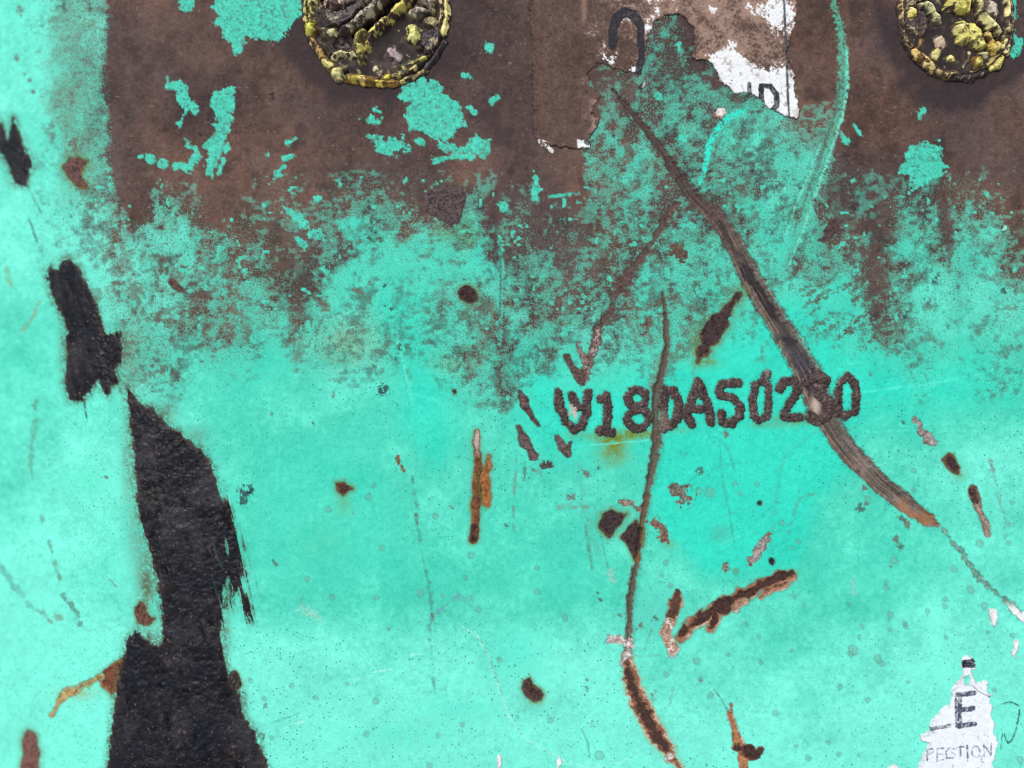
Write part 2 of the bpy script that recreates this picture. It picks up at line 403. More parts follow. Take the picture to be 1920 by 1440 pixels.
# fine scratches: points, colour, alpha, raggedness
BRIGHT = C(46, 214, 190)
SCRATCHES = [
    ([(1558, -30, 4), (1566, 10, 5), (1575, 50, 7), (1581, 100, 9), (1580, 150, 9), (1572, 205, 8), (1556, 255, 8), (1541, 300, 8), (1516, 375, 7), (1495, 440, 6), (1475, 490, 4), (1462, 525, 2)], C(82, 190, 162), 0.72, 3.0, 6),
    ([(1578, 150, 2), (1566, 210, 4), (1548, 265, 4), (1530, 320, 4), (1508, 380, 3), (1488, 440, 2)], C(84, 82, 82), 0.75, 2.2, 5),
    ([(1588, 90, 2), (1589, 165, 3), (1580, 215, 3), (1562, 270, 3), (1546, 318, 3), (1522, 385, 2.5), (1500, 448, 2), (1478, 500, 1.5)], C(112, 222, 200), 0.95, 1.0, 6),
    ([(1540, 268, 1.5), (1522, 312, 2), (1502, 360, 2), (1484, 410, 1.5), (1470, 450, 1)], C(112, 222, 200), 0.9, 1.0, 6),
    ([(1402, 204, 4), (1368, 219, 6), (1342, 244, 6), (1328, 280, 6), (1321, 320, 4), (1312, 346, 3)], C(44, 226, 202), 1.15, 1.2, 6),
    ([(1395, 212, 2), (1365, 232, 2), (1345, 262, 2)], C(70, 196, 168), 0.7, 2, 5),
    ([(1362, 245, 1.5), (1350, 275, 1.5)], BRIGHT, 0.7, 1, 5), ([(1395, 260, 1.2), (1386, 295, 1.5)], BRIGHT, 0.7, 1, 5),
    ([(1027, 369, 1.5), (1050, 366, 3), (1085, 362, 1.5)], BRIGHT, 0.8, 1, 6),
    ([(1291, 398, 2.5), (1284, 415, 2), (1278, 432, 1)], BRIGHT, 0.9, 0.8, 6),
    ([(1300, 362, 2), (1330, 352, 2), (1350, 346, 1)], BRIGHT, 0.7, 1, 6),
    ([(939, 445, 4), (940, 500, 5), (938, 560, 6), (936, 645, 4)], MINT_MID, 0.85, 2.5, 7),
    ([(938, 455, 1.5), (939, 520, 2), (937, 575, 2.5), (935, 640, 1.2)], C(70, 84, 88), 0.85, 0.8, 7),
    ([(718, 555, 1), (735, 630, 3), (755, 690, 4), (768, 740, 5), (785, 815, 4), (798, 875, 1)], MINT_CLEAN, 0.75, 2.5, 5),
    ([(745, 640, 1), (760, 700, 1.5), (776, 770, 1.5)], MINT_PALE, 0.7, 1, 5),
    ([(770, 875, 1.5), (775, 910, 1.5), (780, 940, 2.5), (782, 985, 2.5), (790, 1030, 1), (797, 1065, 1.5), (805, 1100, 2.5), (811, 1150, 2.5), (804, 1190, 2.5), (808, 1216, 2), (812, 1260, 1.2), (815, 1300, 1)], C(74, 104, 104), 0.6, 2.8, 9),
    ([(868, 1176, 2), (892, 1190, 2.5), (912, 1222, 3), (925, 1258, 3), (940, 1300, 2.5), (955, 1345, 2.5), (985, 1385, 2), (1045, 1418, 2.5), (1060, 1428, 2), (1100, 1438, 2), (1150, 1432, 2), (1182, 1421, 1.5)], C(160, 236, 220), 0.65, 2.0, 4),
    ([(894, 1192, 1.2), (915, 1226, 1.5), (928, 1262, 1.5), (942, 1302, 1.2)], C(90, 140, 128), 0.6, 1.8, 6),
    ([(1090, 1366, 1), (1102, 1392, 1.6), (1106, 1420, 1.2)], C(70, 130, 116), 0.7, 0.6, 6),
    ([(1338, 1292, 0.8), (1352, 1310, 1.4), (1366, 1336, 1.8)], C(80, 120, 108), 0.8, 0.6, 6),
    ([(1098, 985, 1), (1104, 1030, 2.5), (1110, 1066, 2)], C(84, 124, 112), 0.7, 1.4, 8),
    ([(1126, 1000, 0.8), (1134, 1040, 1), (1142, 1072, 1)], C(84, 124, 112), 0.7, 0.6, 6),
    ([(1050, 952, 4), (1085, 950, 4), (1105, 951, 3)], C(124, 118, 104), 0.7, 3, 6),
    ([(1085, 870, 2), (1090, 920, 4), (1098, 960, 5), (1112, 1010, 5), (1125, 1050, 3)], C(92, 168, 148), 0.45, 4, 6),
    ([(968, 860, 1), (966, 900, 2), (964, 930, 2)], C(110, 120, 104), 0.7, 1.6, 9), ([(984, 868, 1.5), (984, 885, 3), (982, 900, 1)], C(80, 90, 80), 0.7, 2, 6),
    ([(963, 950, 1), (963, 995, 1.2)], C(100, 120, 108), 0.7, 1.2, 8),
    ([(1350, 822, 0.8), (1352, 880, 1.2), (1360, 925, 2), (1370, 975, 2), (1378, 1030, 1.5)], C(56, 168, 148), 0.7, 1.4, 8),
    ([(1352, 822, 0.8), (1368, 848, 1.4), (1378, 885, 1.2)], C(70, 150, 132), 0.7, 0.8, 8),
    ([(1275, 912, 1), (1310, 890, 1.5), (1355, 872, 1.5), (1395, 868, 1)], C(56, 168, 148), 0.6, 1.4, 8), ([(1280, 920, 1), (1330, 890, 1), (1350, 872, 1)], C(56, 168, 148), 0.6, 1.4, 8),
    ([(1475, 848, 2), (1462, 890, 3), (1455, 940, 4), (1450, 990, 4), (1445, 1020, 2)], C(70, 178, 156), 0.55, 3, 9),
    ([(1478, 1000, 1), (1490, 960, 2), (1500, 932, 2), (1520, 928, 2), (1545, 922, 1)], C(86, 150, 134), 0.7, 2.4, 7),
    ([(1860, 870, 1.2), (1868, 910, 1.2), (1880, 960, 2.5), (1890, 985, 5)], C(112, 140, 128), 0.7, 2.2, 8), ([(1858, 865, 4), (1861, 888, 4)], C(118, 132, 126), 0.7, 2, 6),
    ([(48, 345, 2), (62, 370, 1.5), (78, 400, 1)], C(60, 84, 88), 0.7, 1, 8), ([(54, 412, 2), (60, 425, 3), (70, 455, 1.2)], C(60, 84, 88), 0.7, 1, 8),
    ([(74, 565, 3), (66, 585, 5), (55, 605, 4), (36, 625, 2)], C(140, 130, 84), 0.6, 2, 7), ([(12, 500, 3), (16, 525, 6), (22, 538, 2)], C(120, 150, 84), 0.6, 2, 7),
    ([(157, 750, 4), (160, 768, 1.5), (164, 790, 0.8)], C(42, 52, 56), 0.85, 0.8, 8),
    ([(68, 752, 4), (64, 765, 3)], C(86, 112, 96), 0.7, 1.5, 8), ([(66, 790, 5), (60, 830, 5), (57, 870, 3), (62, 900, 2)], C(92, 128, 108), 0.65, 2, 9),
    ([(78, 970, 4), (80, 985, 3)], C(86, 112, 96), 0.7, 1.5, 8), ([(92, 1015, 3), (98, 1035, 2)], C(92, 128, 112), 0.7, 1.5, 8), ([(102, 1055, 5), (112, 1085, 3)], C(96, 112, 92), 0.7, 2, 8),
    ([(0, 1060, 5), (20, 1090, 4), (40, 1115, 4), (60, 1140, 5), (78, 1148, 8)], C(76, 112, 112), 0.6, 4, 10), ([(80, 1150, 2), (95, 1162, 3), (108, 1158, 8)], C(108, 112, 86), 0.65, 4, 9),
    ([(118, 1115, 4), (132, 1132, 4), (145, 1150, 4), (150, 1172, 3)], C(76, 84, 76), 0.7, 3, 9), ([(205, 1085, 1), (218, 1100, 3)], C(110, 100, 84), 0.7, 1, 8),
    ([(1105, 735, 0.8), (1015, 808, 0.8), (1040, 815, 0.8)], C(60, 140, 124), 0.4, 1, 8),
    ([(1040, 838, 0.8), (1140, 832, 1), (1230, 824, 0.8)], C(90, 240, 220), 0.7, 0.6, 8),
    ([(1440, 745, 0.8), (1620, 735, 1), (1760, 716, 1.2), (1900, 690, 1)], C(100, 244, 224), 0.45, 1.2, 30),
    ([(1620, 810, 1), (1720, 806, 1), (1830, 808, 1)], C(100, 244, 224), 0.4, 1.2, 30),
    ([(1310, 680, 1.2), (1298, 700, 1.5), (1302, 710, 2)], C(110, 120, 100), 0.7, 0.8, 8),
    ([(1250, 655, 8), (1238, 690, 13), (1228, 722, 13)], C(108, 116, 104), 0.75, 4, 6),
    ([(1190, 1228, 0.8), (1198, 1232, 0.8), (1240, 1228, 0.8)], C(90, 150, 134), 0.6, 0.8, 8),
    ([(1262, 1290, 1.5), (1258, 1315, 2), (1248, 1330, 1)], C(100, 150, 134), 0.6, 1.8, 8),
    ([(1222, 1182, 2), (1214, 1200, 1.5), (1208, 1222, 1)], C(90, 130, 118), 0.6, 1.4, 8),
    ([(485, 1365, 1), (520, 1352, 1.6), (560, 1338, 1.2)], C(70, 150, 134), 0.6, 1.0, 9), ([(520, 1370, 1), (570, 1352, 1.4)], C(170, 240, 226), 0.6, 1.0, 9),
    ([(700, 1260, 1.5), (735, 1254, 1.5)], C(180, 244, 230), 0.55, 1, 9), ([(664, 1274, 1.5), (684, 1269, 1.5)], C(180, 244, 230), 0.55, 1, 9),
    ([(765, 1231, 1), (775, 1227, 1.4), (792, 1226, 1)], C(180, 244, 230), 0.55, 0.8, 9), ([(768, 1238, 1), (770, 1250, 1.6), (776, 1258, 1)], C(140, 170, 150), 0.6, 0.8, 9),
    ([(820, 1147, 4), (840, 1132, 3), (858, 1118, 5), (872, 1122, 6), (884, 1136, 3)], C(96, 150, 166), 0.7, 3, 7),
    ([(810, 1152, 3), (811, 1160, 4)], C(110, 70, 66), 0.8, 1, 7), ([(810, 1296, 3), (838, 1286, 2)], C(90, 196, 184), 0.6, 2, 7),
    ([(565, 1140, 5), (580, 1148, 9), (598, 1158, 6)], C(170, 206, 190), 0.5, 5, 8), ([(570, 1112, 0.8), (563, 1132, 1.6)], C(90, 130, 118), 0.7, 0.6, 8),
    ([(1145, 1075, 8), (1148, 1090, 6)], C(160, 190, 184), 0.6, 4, 5), ([(1600, 1085, 4), (1600, 1112, 4)], C(150, 190, 180), 0.6, 4, 5),
]

# soft stains: x, y, rx, ry, colour, alpha
STAINS = [
    (1148, 828, 28, 20, STAIN, 0.95), (1120, 818, 50, 8, STAIN, 0.5), (1190, 816, 40, 9, STAIN, 0.8), (1150, 852, 28, 16, STAIN, 0.65), (1178, 812, 14, 8, STAIN, 0.7), (1215, 812, 14, 8, STAIN, 0.5), (1078, 814, 14, 8, STAIN, 0.4),
    (1275, 806, 22, 6, STAIN, 0.35), (1460, 790, 22, 12, STAIN, 0.55), (1425, 798, 26, 6, STAIN, 0.4), (1500, 793, 30, 7, STAIN, 0.5),
    (1305, 640, 12, 34, STAIN, 0.55), (1330, 680, 24, 10, STAIN, 0.5), (1265, 672, 18, 6, STAIN, 0.35),
    (848, 432, 34, 22, STAIN, 0.55), (880, 442, 18, 20, C(90, 190, 90), 0.5), (645, 940, 16, 26, STAIN, 0.32), (1000, 1320, 24, 12, STAIN, 0.35), (1255, 1020, 14, 10, STAIN, 0.35),
    (1800, 892, 14, 12, STAIN, 0.35), (1150, 870, 22, 10, STAIN, 0.25),
    (600, 1020, 40, 30, C(90, 180, 130), 0.18), (660, 640, 60, 40, C(150, 150, 70), 0.25), (630, 665, 40, 30, C(150, 140, 70), 0.25), (850, 680, 60, 20, C(150, 150, 70), 0.22),
    (255, 1000, 20, 60, OLIVE, 0.4), (275, 1100, 22, 90, OLIVE, 0.75), (240, 860, 14, 90, OLIVE, 0.55), (285, 1200, 22, 22, OLIVE, 0.7), (300, 775, 30, 20, OLIVE, 0.6), (370, 815, 24, 18, OLIVE, 0.4),
    (245, 670, 22, 60, C(120, 136, 106), 0.55), (245, 715, 14, 18, OLIVE, 0.4), (118, 640, 10, 60, OLIVE, 0.5), (220, 610, 14, 12, C(30, 110, 80), 0.5), (425, 1190, 10, 50, OLIVE, 0.5),
    (145, 1300, 40, 14, C(150, 160, 100), 0.5), (458, 1310, 8, 40, OLIVE, 0.4),
    (1230, 1150, 50, 40, C(60, 150, 140), 0.3), (965, 1230, 60, 60, MINT_CLEAN, 0.35), (750, 1380, 90, 26, MINT_CLEAN, 0.3), (860, 1330, 80, 24, MINT_CLEAN, 0.3),
    (1625, 870, 14, 12, C(150, 160, 150), 0.4), (1350, 1000, 20, 16, C(90, 150, 136), 0.45), (165, 900, 60, 40, C(60, 214, 176), 0.35),
    (1440, 240, 20, 14, C(84, 70, 66), 0.3), (1500, 400, 24, 40, C(84, 130, 96), 0.35),
]

# translucent grey drops on the paint
DROPS = [(788, 1111, 7), (623, 1119, 4), (705, 1120, 5), (830, 1117, 3), (885, 1120, 4), (896, 1143, 5), (704, 1314, 5), (592, 1308, 4), (546, 1284, 4), (650, 1281, 3), (936, 1236, 4), (687, 1376, 4),
         (615, 954, 6), (691, 931, 6), (702, 911, 3), (816, 967, 5), (883, 1041, 6), (716, 1028, 5), (873, 1083, 4), (508, 1382, 4), (496, 1310, 4), (576, 1085, 4), (805, 1435, 5), (866, 1357, 4),
         (1007, 1109, 5), (1059, 1158, 5), (971, 1344, 3), (1032, 1350, 5), (1124, 1415, 8), (1249, 1265, 5), (1306, 1239, 6), (1364, 1228, 3), (1423, 1194, 3), (1400, 1170, 4), (1332, 1304, 5), (1427, 1240, 4), (1223, 1310, 4),
         (1313, 1275, 4), (1378, 1070, 5), (1381, 1070, 4), (1240, 1078, 4), (1257, 1097, 4), (1331, 923, 9), (1310, 920, 6), (1378, 905, 4), (1388, 925, 3), (1419, 907, 4), (1228, 895, 4), (1247, 1054, 4), (1007, 1064, 4),
         (1661, 1092, 4), (1661, 1101, 5), (1669, 1151, 5), (1667, 1160, 3), (1670, 1180, 4), (1699, 1174, 5), (1616, 1175, 4), (1599, 1218, 8), (1594, 1226, 5), (1646, 1235, 7), (1655, 1245, 4), (1610, 1194, 3), (1626, 1311, 5),
         (1576, 1288, 4), (1703, 1278, 3), (1490, 1120, 4), (1508, 1136, 3), (1591, 1132, 3), (1739, 1145, 4), (1773, 1123, 4), (1771, 1136, 4), (1484, 1219, 3), (1454, 1336, 5), (1553, 1391, 4), (1493, 1399, 3), (1515, 1420, 5),
         (1610, 1415, 3), (1572, 1414, 3), (1913, 1424, 5), (1898, 1191, 4), (1851, 1185, 3), (1820, 1105, 6), (1845, 1136, 6), (1836, 1018, 7), (1789, 1067, 6), (1890, 1017, 4), (1885, 1006, 3), (1897, 942, 4), (1676, 1050, 6), (1697, 1170, 4),
         (1627, 935, 6), (1713, 882, 3), (1713, 918, 3), (1664, 940, 4), (1465, 980, 4), (1498, 1016, 4), (1486, 1026, 3), (450, 920, 3), (470, 1275, 4), (820, 1378, 4), (1010, 885, 5), (1775, 1195, 3), (1864, 1293, 3)]
RDOTS = [(588, 793, 3.5), (507, 775, 4), (625, 736, 6), (744, 759, 3), (664, 963, 4), (845, 951, 6), (512, 1050, 4), (516, 1057, 4), (498, 1323, 4), (492, 1379, 5), (730, 1182, 4), (1100, 1275, 4), (1098, 1288, 6), (1108, 1356, 5), (1313, 1276, 4),
         (1124, 1124, 4), (1162, 1155, 5), (1200, 1175, 8), (1230, 1160, 7), (1228, 1295, 3), (1222, 1303, 3), (949, 985, 4), (781, 967, 4), (782, 980, 3), (1693, 790, 4), (1631, 700, 4), (1000, 880, 4), (1122, 875, 5), (1097, 888, 8), (1069, 930, 8), (1312, 880, 7),
         (1361, 813, 6), (1284, 851, 3), (1690, 970, 9), (1700, 982, 7), (1620, 912, 6), (1612, 950, 9), (1624, 945, 5), (1680, 1010, 10), (1687, 1025, 7), (1669, 1060, 3), (1260, 1162, 3), (140, 795, 3), (200, 895, 4), (30, 108, 6), (120, 10, 7), (36, 18, 8), (135, 270, 14), (45, 138, 4), (55, 150, 4), (62, 172, 4),
         (1120, 1110, 3), (670, 545, 9), (690, 530, 5), (710, 448, 6), (605, 570, 12), (1500, 500, 8)]


BROWNS = [
    ([(1655, 395, 14), (1650, 440, 15), (1640, 480, 16), (1637, 540, 13), (1642, 590, 11), (1645, 608, 6)], 0.9, 4), ([(1672, 470, 6), (1664, 520, 8), (1668, 560, 7)], 0.7, 4), ([(1657, 600, 5), (1662, 615, 4)], 0.7, 3),
    ([(1772, 370, 14), (1776, 430, 10), (1780, 470, 8), (1782, 492, 5)], 0.8, 4), ([(1908, 400, 12), (1915, 460, 8)], 0.8, 4), ([(1560, 360, 22), (1585, 400, 20), (1600, 440, 10)], 0.75, 6), ([(1690, 572, 4), (1684, 620, 8), (1694, 650, 6), (1690, 662, 4)], 0.6, 4), ([(1742, 555, 3), (1742, 578, 5)], 0.7, 2),
    ([(1712, 650, 8), (1735, 634, 6), (1760, 646, 3)], 0.6, 4), ([(1495, 490, 6), (1496, 512, 4)], 0.7, 3), ([(1592, 485, 6), (1608, 500, 5)], 0.8, 3), ([(1617, 520, 7), (1620, 530, 5)], 0.7, 3),
    ([(284, 480, 6), (318, 492, 7), (338, 506, 4), (372, 505, 1.5)], 0.85, 3), ([(318, 516, 4), (340, 525, 6)], 0.7, 3), ([(255, 545, 14), (258, 560, 10)], 0.65, 6), ([(298, 594, 10), (316, 608, 7)], 0.85, 4), ([(364, 560, 8), (388, 552, 6)], 0.8, 4), ([(340, 575, 5), (318, 585, 5)], 0.7, 4),
    ([(228, 602, 3), (248, 606, 4)], 0.85, 2), ([(300, 684, 6), (322, 700, 7), (334, 706, 4)], 0.7, 4), ([(252, 700, 5), (262, 688, 3)], 0.5, 3), ([(356, 656, 3), (385, 645, 2.5), (412, 632, 2)], 0.75, 3), ([(440, 582, 8), (455, 596, 6)], 0.7, 5), ([(392, 518, 6), (410, 498, 5), (450, 480, 5)], 0.7, 4), ([(462, 620, 8), (470, 632, 6)], 0.7, 5), ([(235, 478, 8), (240, 500, 6)], 0.5, 4),
    ([(560, 500, 14), (575, 540, 14), (590, 555, 8)], 0.75, 5), ([(545, 560, 10), (565, 590, 9), (578, 600, 4)], 0.7, 5), ([(548, 612, 4), (560, 632, 4), (568, 638, 3)], 0.7, 3), ([(598, 566, 7), (612, 572, 5)], 0.7, 4), ([(522, 578, 7), (530, 588, 6)], 0.6, 4), ([(700, 412, 8), (725, 424, 5)], 0.7, 4), ([(668, 456, 4), (676, 452, 3)], 0.8, 2), ([(828, 495, 4), (872, 492, 4)], 0.6, 3),
    ([(912, 578, 10), (925, 588, 8)], 0.8, 4), ([(865, 590, 8), (880, 605, 7)], 0.7, 5), ([(925, 380, 12), (930, 420, 10), (935, 440, 8)], 0.8, 4), ([(948, 480, 6), (950, 520, 6)], 0.85, 3), ([(922, 632, 8), (950, 628, 6)], 0.7, 5), ([(905, 670, 6), (925, 680, 8), (935, 720, 8)], 0.6, 6), ([(765, 648, 5), (770, 655, 3)], 0.8, 2), ([(808, 642, 3), (815, 645, 2)], 0.8, 1),
    ([(1258, 395, 9), (1240, 425, 8), (1225, 452, 5)], 0.8, 3), ([(1214, 468, 6), (1200, 488, 7), (1186, 500, 5)], 0.85, 3), ([(1183, 520, 12), (1165, 530, 12), (1152, 545, 9)], 0.85, 4), ([(1150, 560, 5), (1142, 585, 6), (1135, 602, 7), (1122, 612, 6)], 0.85, 3), ([(1226, 410, 4), (1222, 430, 4)], 0.6, 3), ([(1198, 425, 5), (1200, 450, 5)], 0.7, 3),
    ([(986, 500, 5), (992, 540, 6), (1005, 548, 5), (1022, 542, 5), (1032, 525, 4)], 0.75, 3), ([(1060, 462, 10), (1050, 500, 9), (1065, 520, 8)], 0.75, 6), ([(1120, 465, 12), (1140, 480, 10), (1130, 510, 8)], 0.7, 6), ([(1050, 570, 10), (1065, 580, 8)], 0.7, 5), ([(1265, 560, 11), (1272, 565, 10)], 0.7, 4), ([(1348, 505, 4), (1347, 532, 4)], 0.7, 2), ([(1218, 575, 4), (1235, 568, 5), (1240, 560, 4)], 0.75, 3), ([(1190, 570, 7), (1194, 575, 6)], 0.7, 4), ([(1200, 650, 6), (1206, 648, 6)], 0.7, 4), ([(1272, 650, 5), (1268, 660, 3)], 0.75, 2), ([(1295, 580, 8), (1320, 585, 6)], 0.6, 5), ([(1178, 610, 6), (1185, 620, 5)], 0.6, 4),
    ([(1168, 268, 6), (1186, 282, 8), (1176, 300, 6)], 0.8, 4), ([(1440, 315, 9), (1445, 325, 9)], 0.7, 4), ([(1462, 350, 8), (1440, 360, 5)], 0.7, 4), ([(1285, 170, 4), (1284, 200, 6), (1290, 225, 4)], 0.75, 3), ([(1355, 178, 5), (1390, 190, 4)], 0.8, 3), ([(1340, 395, 5), (1390, 410, 5), (1420, 405, 4)], 0.7, 4), ([(1250, 262, 5), (1318, 240, 3)], 0.7, 3), ([(1360, 340, 3), (1345, 360, 3)], 0.5, 3), ([(965, 680, 8), (985, 690, 5)], 0.6, 5), ([(985, 670, 4), (1012, 660, 3)], 0.5, 4),
]


def paint(F):
    X, Y = F.X, F.Y
    n_big = fbm(X, Y, 210, 3, 2)
    n_mid = fbm(X, Y, 60, 6, 3)
    n_fine = fbm(X, Y, 9, 10, 3, 0.8)
    n_px = fbm(X, Y, 3.4, 14, 2, 0.8)
    # --- green paint: dust, with sky gloss put into the colour at left and bottom; wiped clean round the number
    dust_gloss = 0.42 + 0.42 * sm(520, 120, X) + 0.66 * sm(920, 1440, Y) + 0.22 * sm(1560, 1850, X) + 0.09 * n_big + 0.05 * n_mid + 0.03 * n_fine
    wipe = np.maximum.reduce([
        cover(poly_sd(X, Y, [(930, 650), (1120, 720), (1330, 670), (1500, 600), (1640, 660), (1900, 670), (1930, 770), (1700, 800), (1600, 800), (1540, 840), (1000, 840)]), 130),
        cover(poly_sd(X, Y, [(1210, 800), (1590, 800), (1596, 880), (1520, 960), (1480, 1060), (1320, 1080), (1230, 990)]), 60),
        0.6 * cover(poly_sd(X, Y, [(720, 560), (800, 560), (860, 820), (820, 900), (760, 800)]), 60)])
    dust_gloss = np.clip(dust_gloss - wipe * 0.62, 0, 1.05)
    a = np.clip(dust_gloss / 0.42, 0, 1)[..., None]
    b = np.clip((dust_gloss - 0.42) / 0.6, 0, 1)[..., None]
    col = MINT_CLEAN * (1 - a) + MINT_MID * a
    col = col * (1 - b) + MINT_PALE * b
    col = col * (1 + 0.03 * n_mid + 0.03 * n_fine + 0.03 * n_px)[..., None]
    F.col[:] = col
    F.surf[..., 0] = 0.50 + 0.2 * np.clip(dust_gloss, 0, 1)
    F.surf[..., 1] = 0.25
    F.surf[..., 2] = np.clip(0.75 + 0.25 * n_big - 0.3 * wipe, 0.2, 1)
    F.z[:] = 0.035 * n_fine + 0.05 * n_mid
    full = (slice(None), slice(None))
    # --- soft stains in the paint
    for (x, y, rx, ry, c, al) in STAINS:
        s = F.sl(x - 2.2 * rx, y - 2.2 * ry, x + 2.2 * rx, y + 2.2 * ry)
        if s is None:
            continue
        xx, yy = X[s], Y[s]
        q = ((xx - x) / rx) ** 2 + ((yy - y) / ry) ** 2
        m = np.exp(-q * 1.1) * al * np.clip(0.9 + 0.22 * n_fine[s] + 0.25 * n_px[s] + 0.15 * n_mid[s], 0, 1.4)
        F.mix(s, np.clip(m, 0, 1), c, 0.7)
    # --- brown worn area
    wx = X + 13 * fbm(X, Y, 46, 20, 3)
    wy = Y + 13 * fbm(X, Y, 46, 24, 3)
    cov = rmap(wx, wy)
    core = cover(poly_sd(X + 2.2 * n_fine, Y, [(186, -500), (2500, -500), (2500, 315), (1780, 320), (1570, 300), (1530, 60), (1500, -120), (1190, -120), (1130, 60), (1090, 300), (960, 330), (560, 330), (420, 360), (300, 350), (268, 425), (240, 420), (214, 380), (204, 330), (200, 220), (192, 120)]), 24)
    cov = np.maximum(cov, core * 0.97)
    left = sm(230, 200, X) * sm(430, 300, Y)
    cov = cov * (1 - left * (1 - core) * 0.45)
    u = cdf(0.45 * fbm(X + 0.35 * Y, Y * 0.55, 30, 30, 3, 0.6) + 0.40 * fbm(X, Y, 9, 10, 2, 0.6) + 0.30 * fbm(X * 0.4 + 0.2 * Y, Y, 7, 45, 2) + 0.12 * n_px)
    cc = cov * 1.16 - 0.05
    rust = np.clip((cc - u) / 0.78 + 0.5, 0, 1) * sm(0.01, 0.09, cov)
    rust = np.maximum(rust, sm(0.88, 0.98, cov))
    veil = 0.62 * sm(0.08, 0.75, cov) + 0.0 * X
    c1 = np.clip(cov * 1.06, 0, 1)
    F.speck[:] = np.clip(4.6 * c1 * (1.0 - c1), 0, 1) * 0.62 + 0.10 * sm(0.0, 0.1, cov) * sm(0.9, 0.8, cov)
    n_br = fbm(X, Y, 130, 34, 3)
    t = np.clip(0.5 + 0.4 * n_br, 0, 1)[..., None]
    brown = BROWN_C * (1 - t) + BROWN_W * t
    st_b = fbm(X, Y * 0.6, 70, 38, 4, 0.65)
    brown = (0.7 * brown + 0.3 * BROWN) * np.clip(1 + 0.13 * st_b + 0.07 * n_fine + 0.08 * n_px, 0.5, 1.6)[..., None]
    dkst = np.clip((fbm(X, Y, 34, 60, 3) - 1.1) * 0.5, 0, 0.55)[..., None]
    brown = brown * (1 - dkst) + C(58, 48, 48) * dkst
    veil = np.maximum(veil, 0.72 * sm(85, 130, X + 12 * n_mid) * left * (1 - core))
    F.mix(full, veil * (1 - rust) * np.clip(0.75 + 0.25 * n_fine, 0, 1), OLIVE, 0.8)
    sk = F.speck.copy()
    F.mix(full, rust, brown, 0.78, 0.5, 0.35)
    F.speck[:] = sk
    F.z[:] += rust * (-0.10 + 0.05 * n_px + 0.03 * n_fine)
    # scattered pale grit in the brown
    grit = np.clip((vn(X, Y, 3.4, 40) - 0.425) * 40, 0, 1) * (rust > 0.6)
    F.mix(full, grit * 0.4, C(150, 140, 134))
    for k, (pts, al, rag) in enumerate(BROWNS):
        r = shape(F, 's', pts, 12, rag, 10, 30 + k % 25)
        if r is None:
            continue
        s, d, xx, yy = r
        F.mix(s, cover(d, 4) * al * np.clip(0.95 + 0.25 * n_px[s], 0, 1), brown[s], 0.82, 0.7, 0.31)
    # small paint islands and bare flecks in the transition
    isl = np.clip((fbm(X, Y, 12, 43, 2) - 2.0 + 0.4 * sm(0.9, 0.5, cov)) * 3, 0, 1) * (cov > 0.25) * (cov < 0.985) * (Y > 330)
    F.mix(full, isl * 0.9, MINT_MID, 0.6)
    # --- surviving green paint on the brown
    for k, (kd, pts, rag) in enumerate(GREEN_PATCHES):
        r = shape(F, kd, pts, 12, rag, 11, 50 + k % 10)
        if r is None:
            continue
        s, d, xx, yy = r
        m = cover(d, 2.5)
        worn = np.clip(1.15 - 0.6 * (fbm(xx, yy, 5, 3, 2) > 1.05), 0, 1)
        g = MINT_MID * (0.92 + 0.05 * n_fine[s] - 0.06 * n_px[s])[..., None]
        F.mix(s, m * worn * 0.96, g, 0.6, 0.3, 0.9)
        F.z[s] += m * 0.09
    # --- grimy rings round the two caps
    for (cx, cy, r0, r1) in ((705, 25, 128, 200), (1793, 38, 108, 172)):
        s = F.sl(cx - 320, cy - 320, cx + 320, cy + 320)
        if s is None:
            continue
        xx, yy = X[s], Y[s]
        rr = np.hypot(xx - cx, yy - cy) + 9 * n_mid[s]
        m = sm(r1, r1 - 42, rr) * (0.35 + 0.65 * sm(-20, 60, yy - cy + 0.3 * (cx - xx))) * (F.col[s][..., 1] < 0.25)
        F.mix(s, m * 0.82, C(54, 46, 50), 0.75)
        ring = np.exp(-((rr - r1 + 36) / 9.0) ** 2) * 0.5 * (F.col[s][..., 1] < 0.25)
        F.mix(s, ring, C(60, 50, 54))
    if not F.over:
        for (cx, cy, r0) in ((703, 26, 122), (1790, 43, 95)):
            s = F.sl(cx - 150, cy - 150, cx + 150, cy + 150)
            if s is not None:
                F.z[s] -= 9.0 * sm(r0, r0 - 6, np.hypot(X[s] - cx, Y[s] - cy))
    # --- scratches
    for k, (pts, c, al, rag, rs) in enumerate(SCRATCHES):
        r = shape(F, 's', pts, 8, rag * 0.7, rs, 12 + k % 20)
        if r is None:
            continue
        s, d, xx, yy = r
        m = cover(d, 2.2) * al * np.clip(0.85 + 0.3 * n_px[s] + 0.2 * n_fine[s], 0, 1)
        F.mix(s, m, c, 0.6)
        F.z[s] -= 0.06 * m
    for k in range(110):
        rr = random.Random(4000 + k)
        zone = k % 3
        if zone == 0:
            x, y, ang, L = rr.uniform(1260, 1900), rr.uniform(690, 900), rr.uniform(-14, 2), rr.uniform(40, 160)
        elif zone == 1:
            x, y, ang, L = rr.uniform(1240, 1600), rr.uniform(800, 1060), rr.uniform(-60, -20), rr.uniform(30, 130)
        else:
            x, y, ang, L = rr.uniform(480, 1900), rr.uniform(560, 1430), rr.choice((80, 95, -70, 20, -20)) + rr.uniform(-12, 12), rr.uniform(15, 70)
        a = math.radians(ang)
        bend = rr.uniform(-0.06, 0.06) * L
        pts = [(x, y, 0.35), (x + 0.5 * L * math.cos(a) - bend * math.sin(a), y + 0.5 * L * math.sin(a) + bend * math.cos(a), rr.uniform(0.5, 0.95)), (x + L * math.cos(a), y + L * math.sin(a), 0.3)]
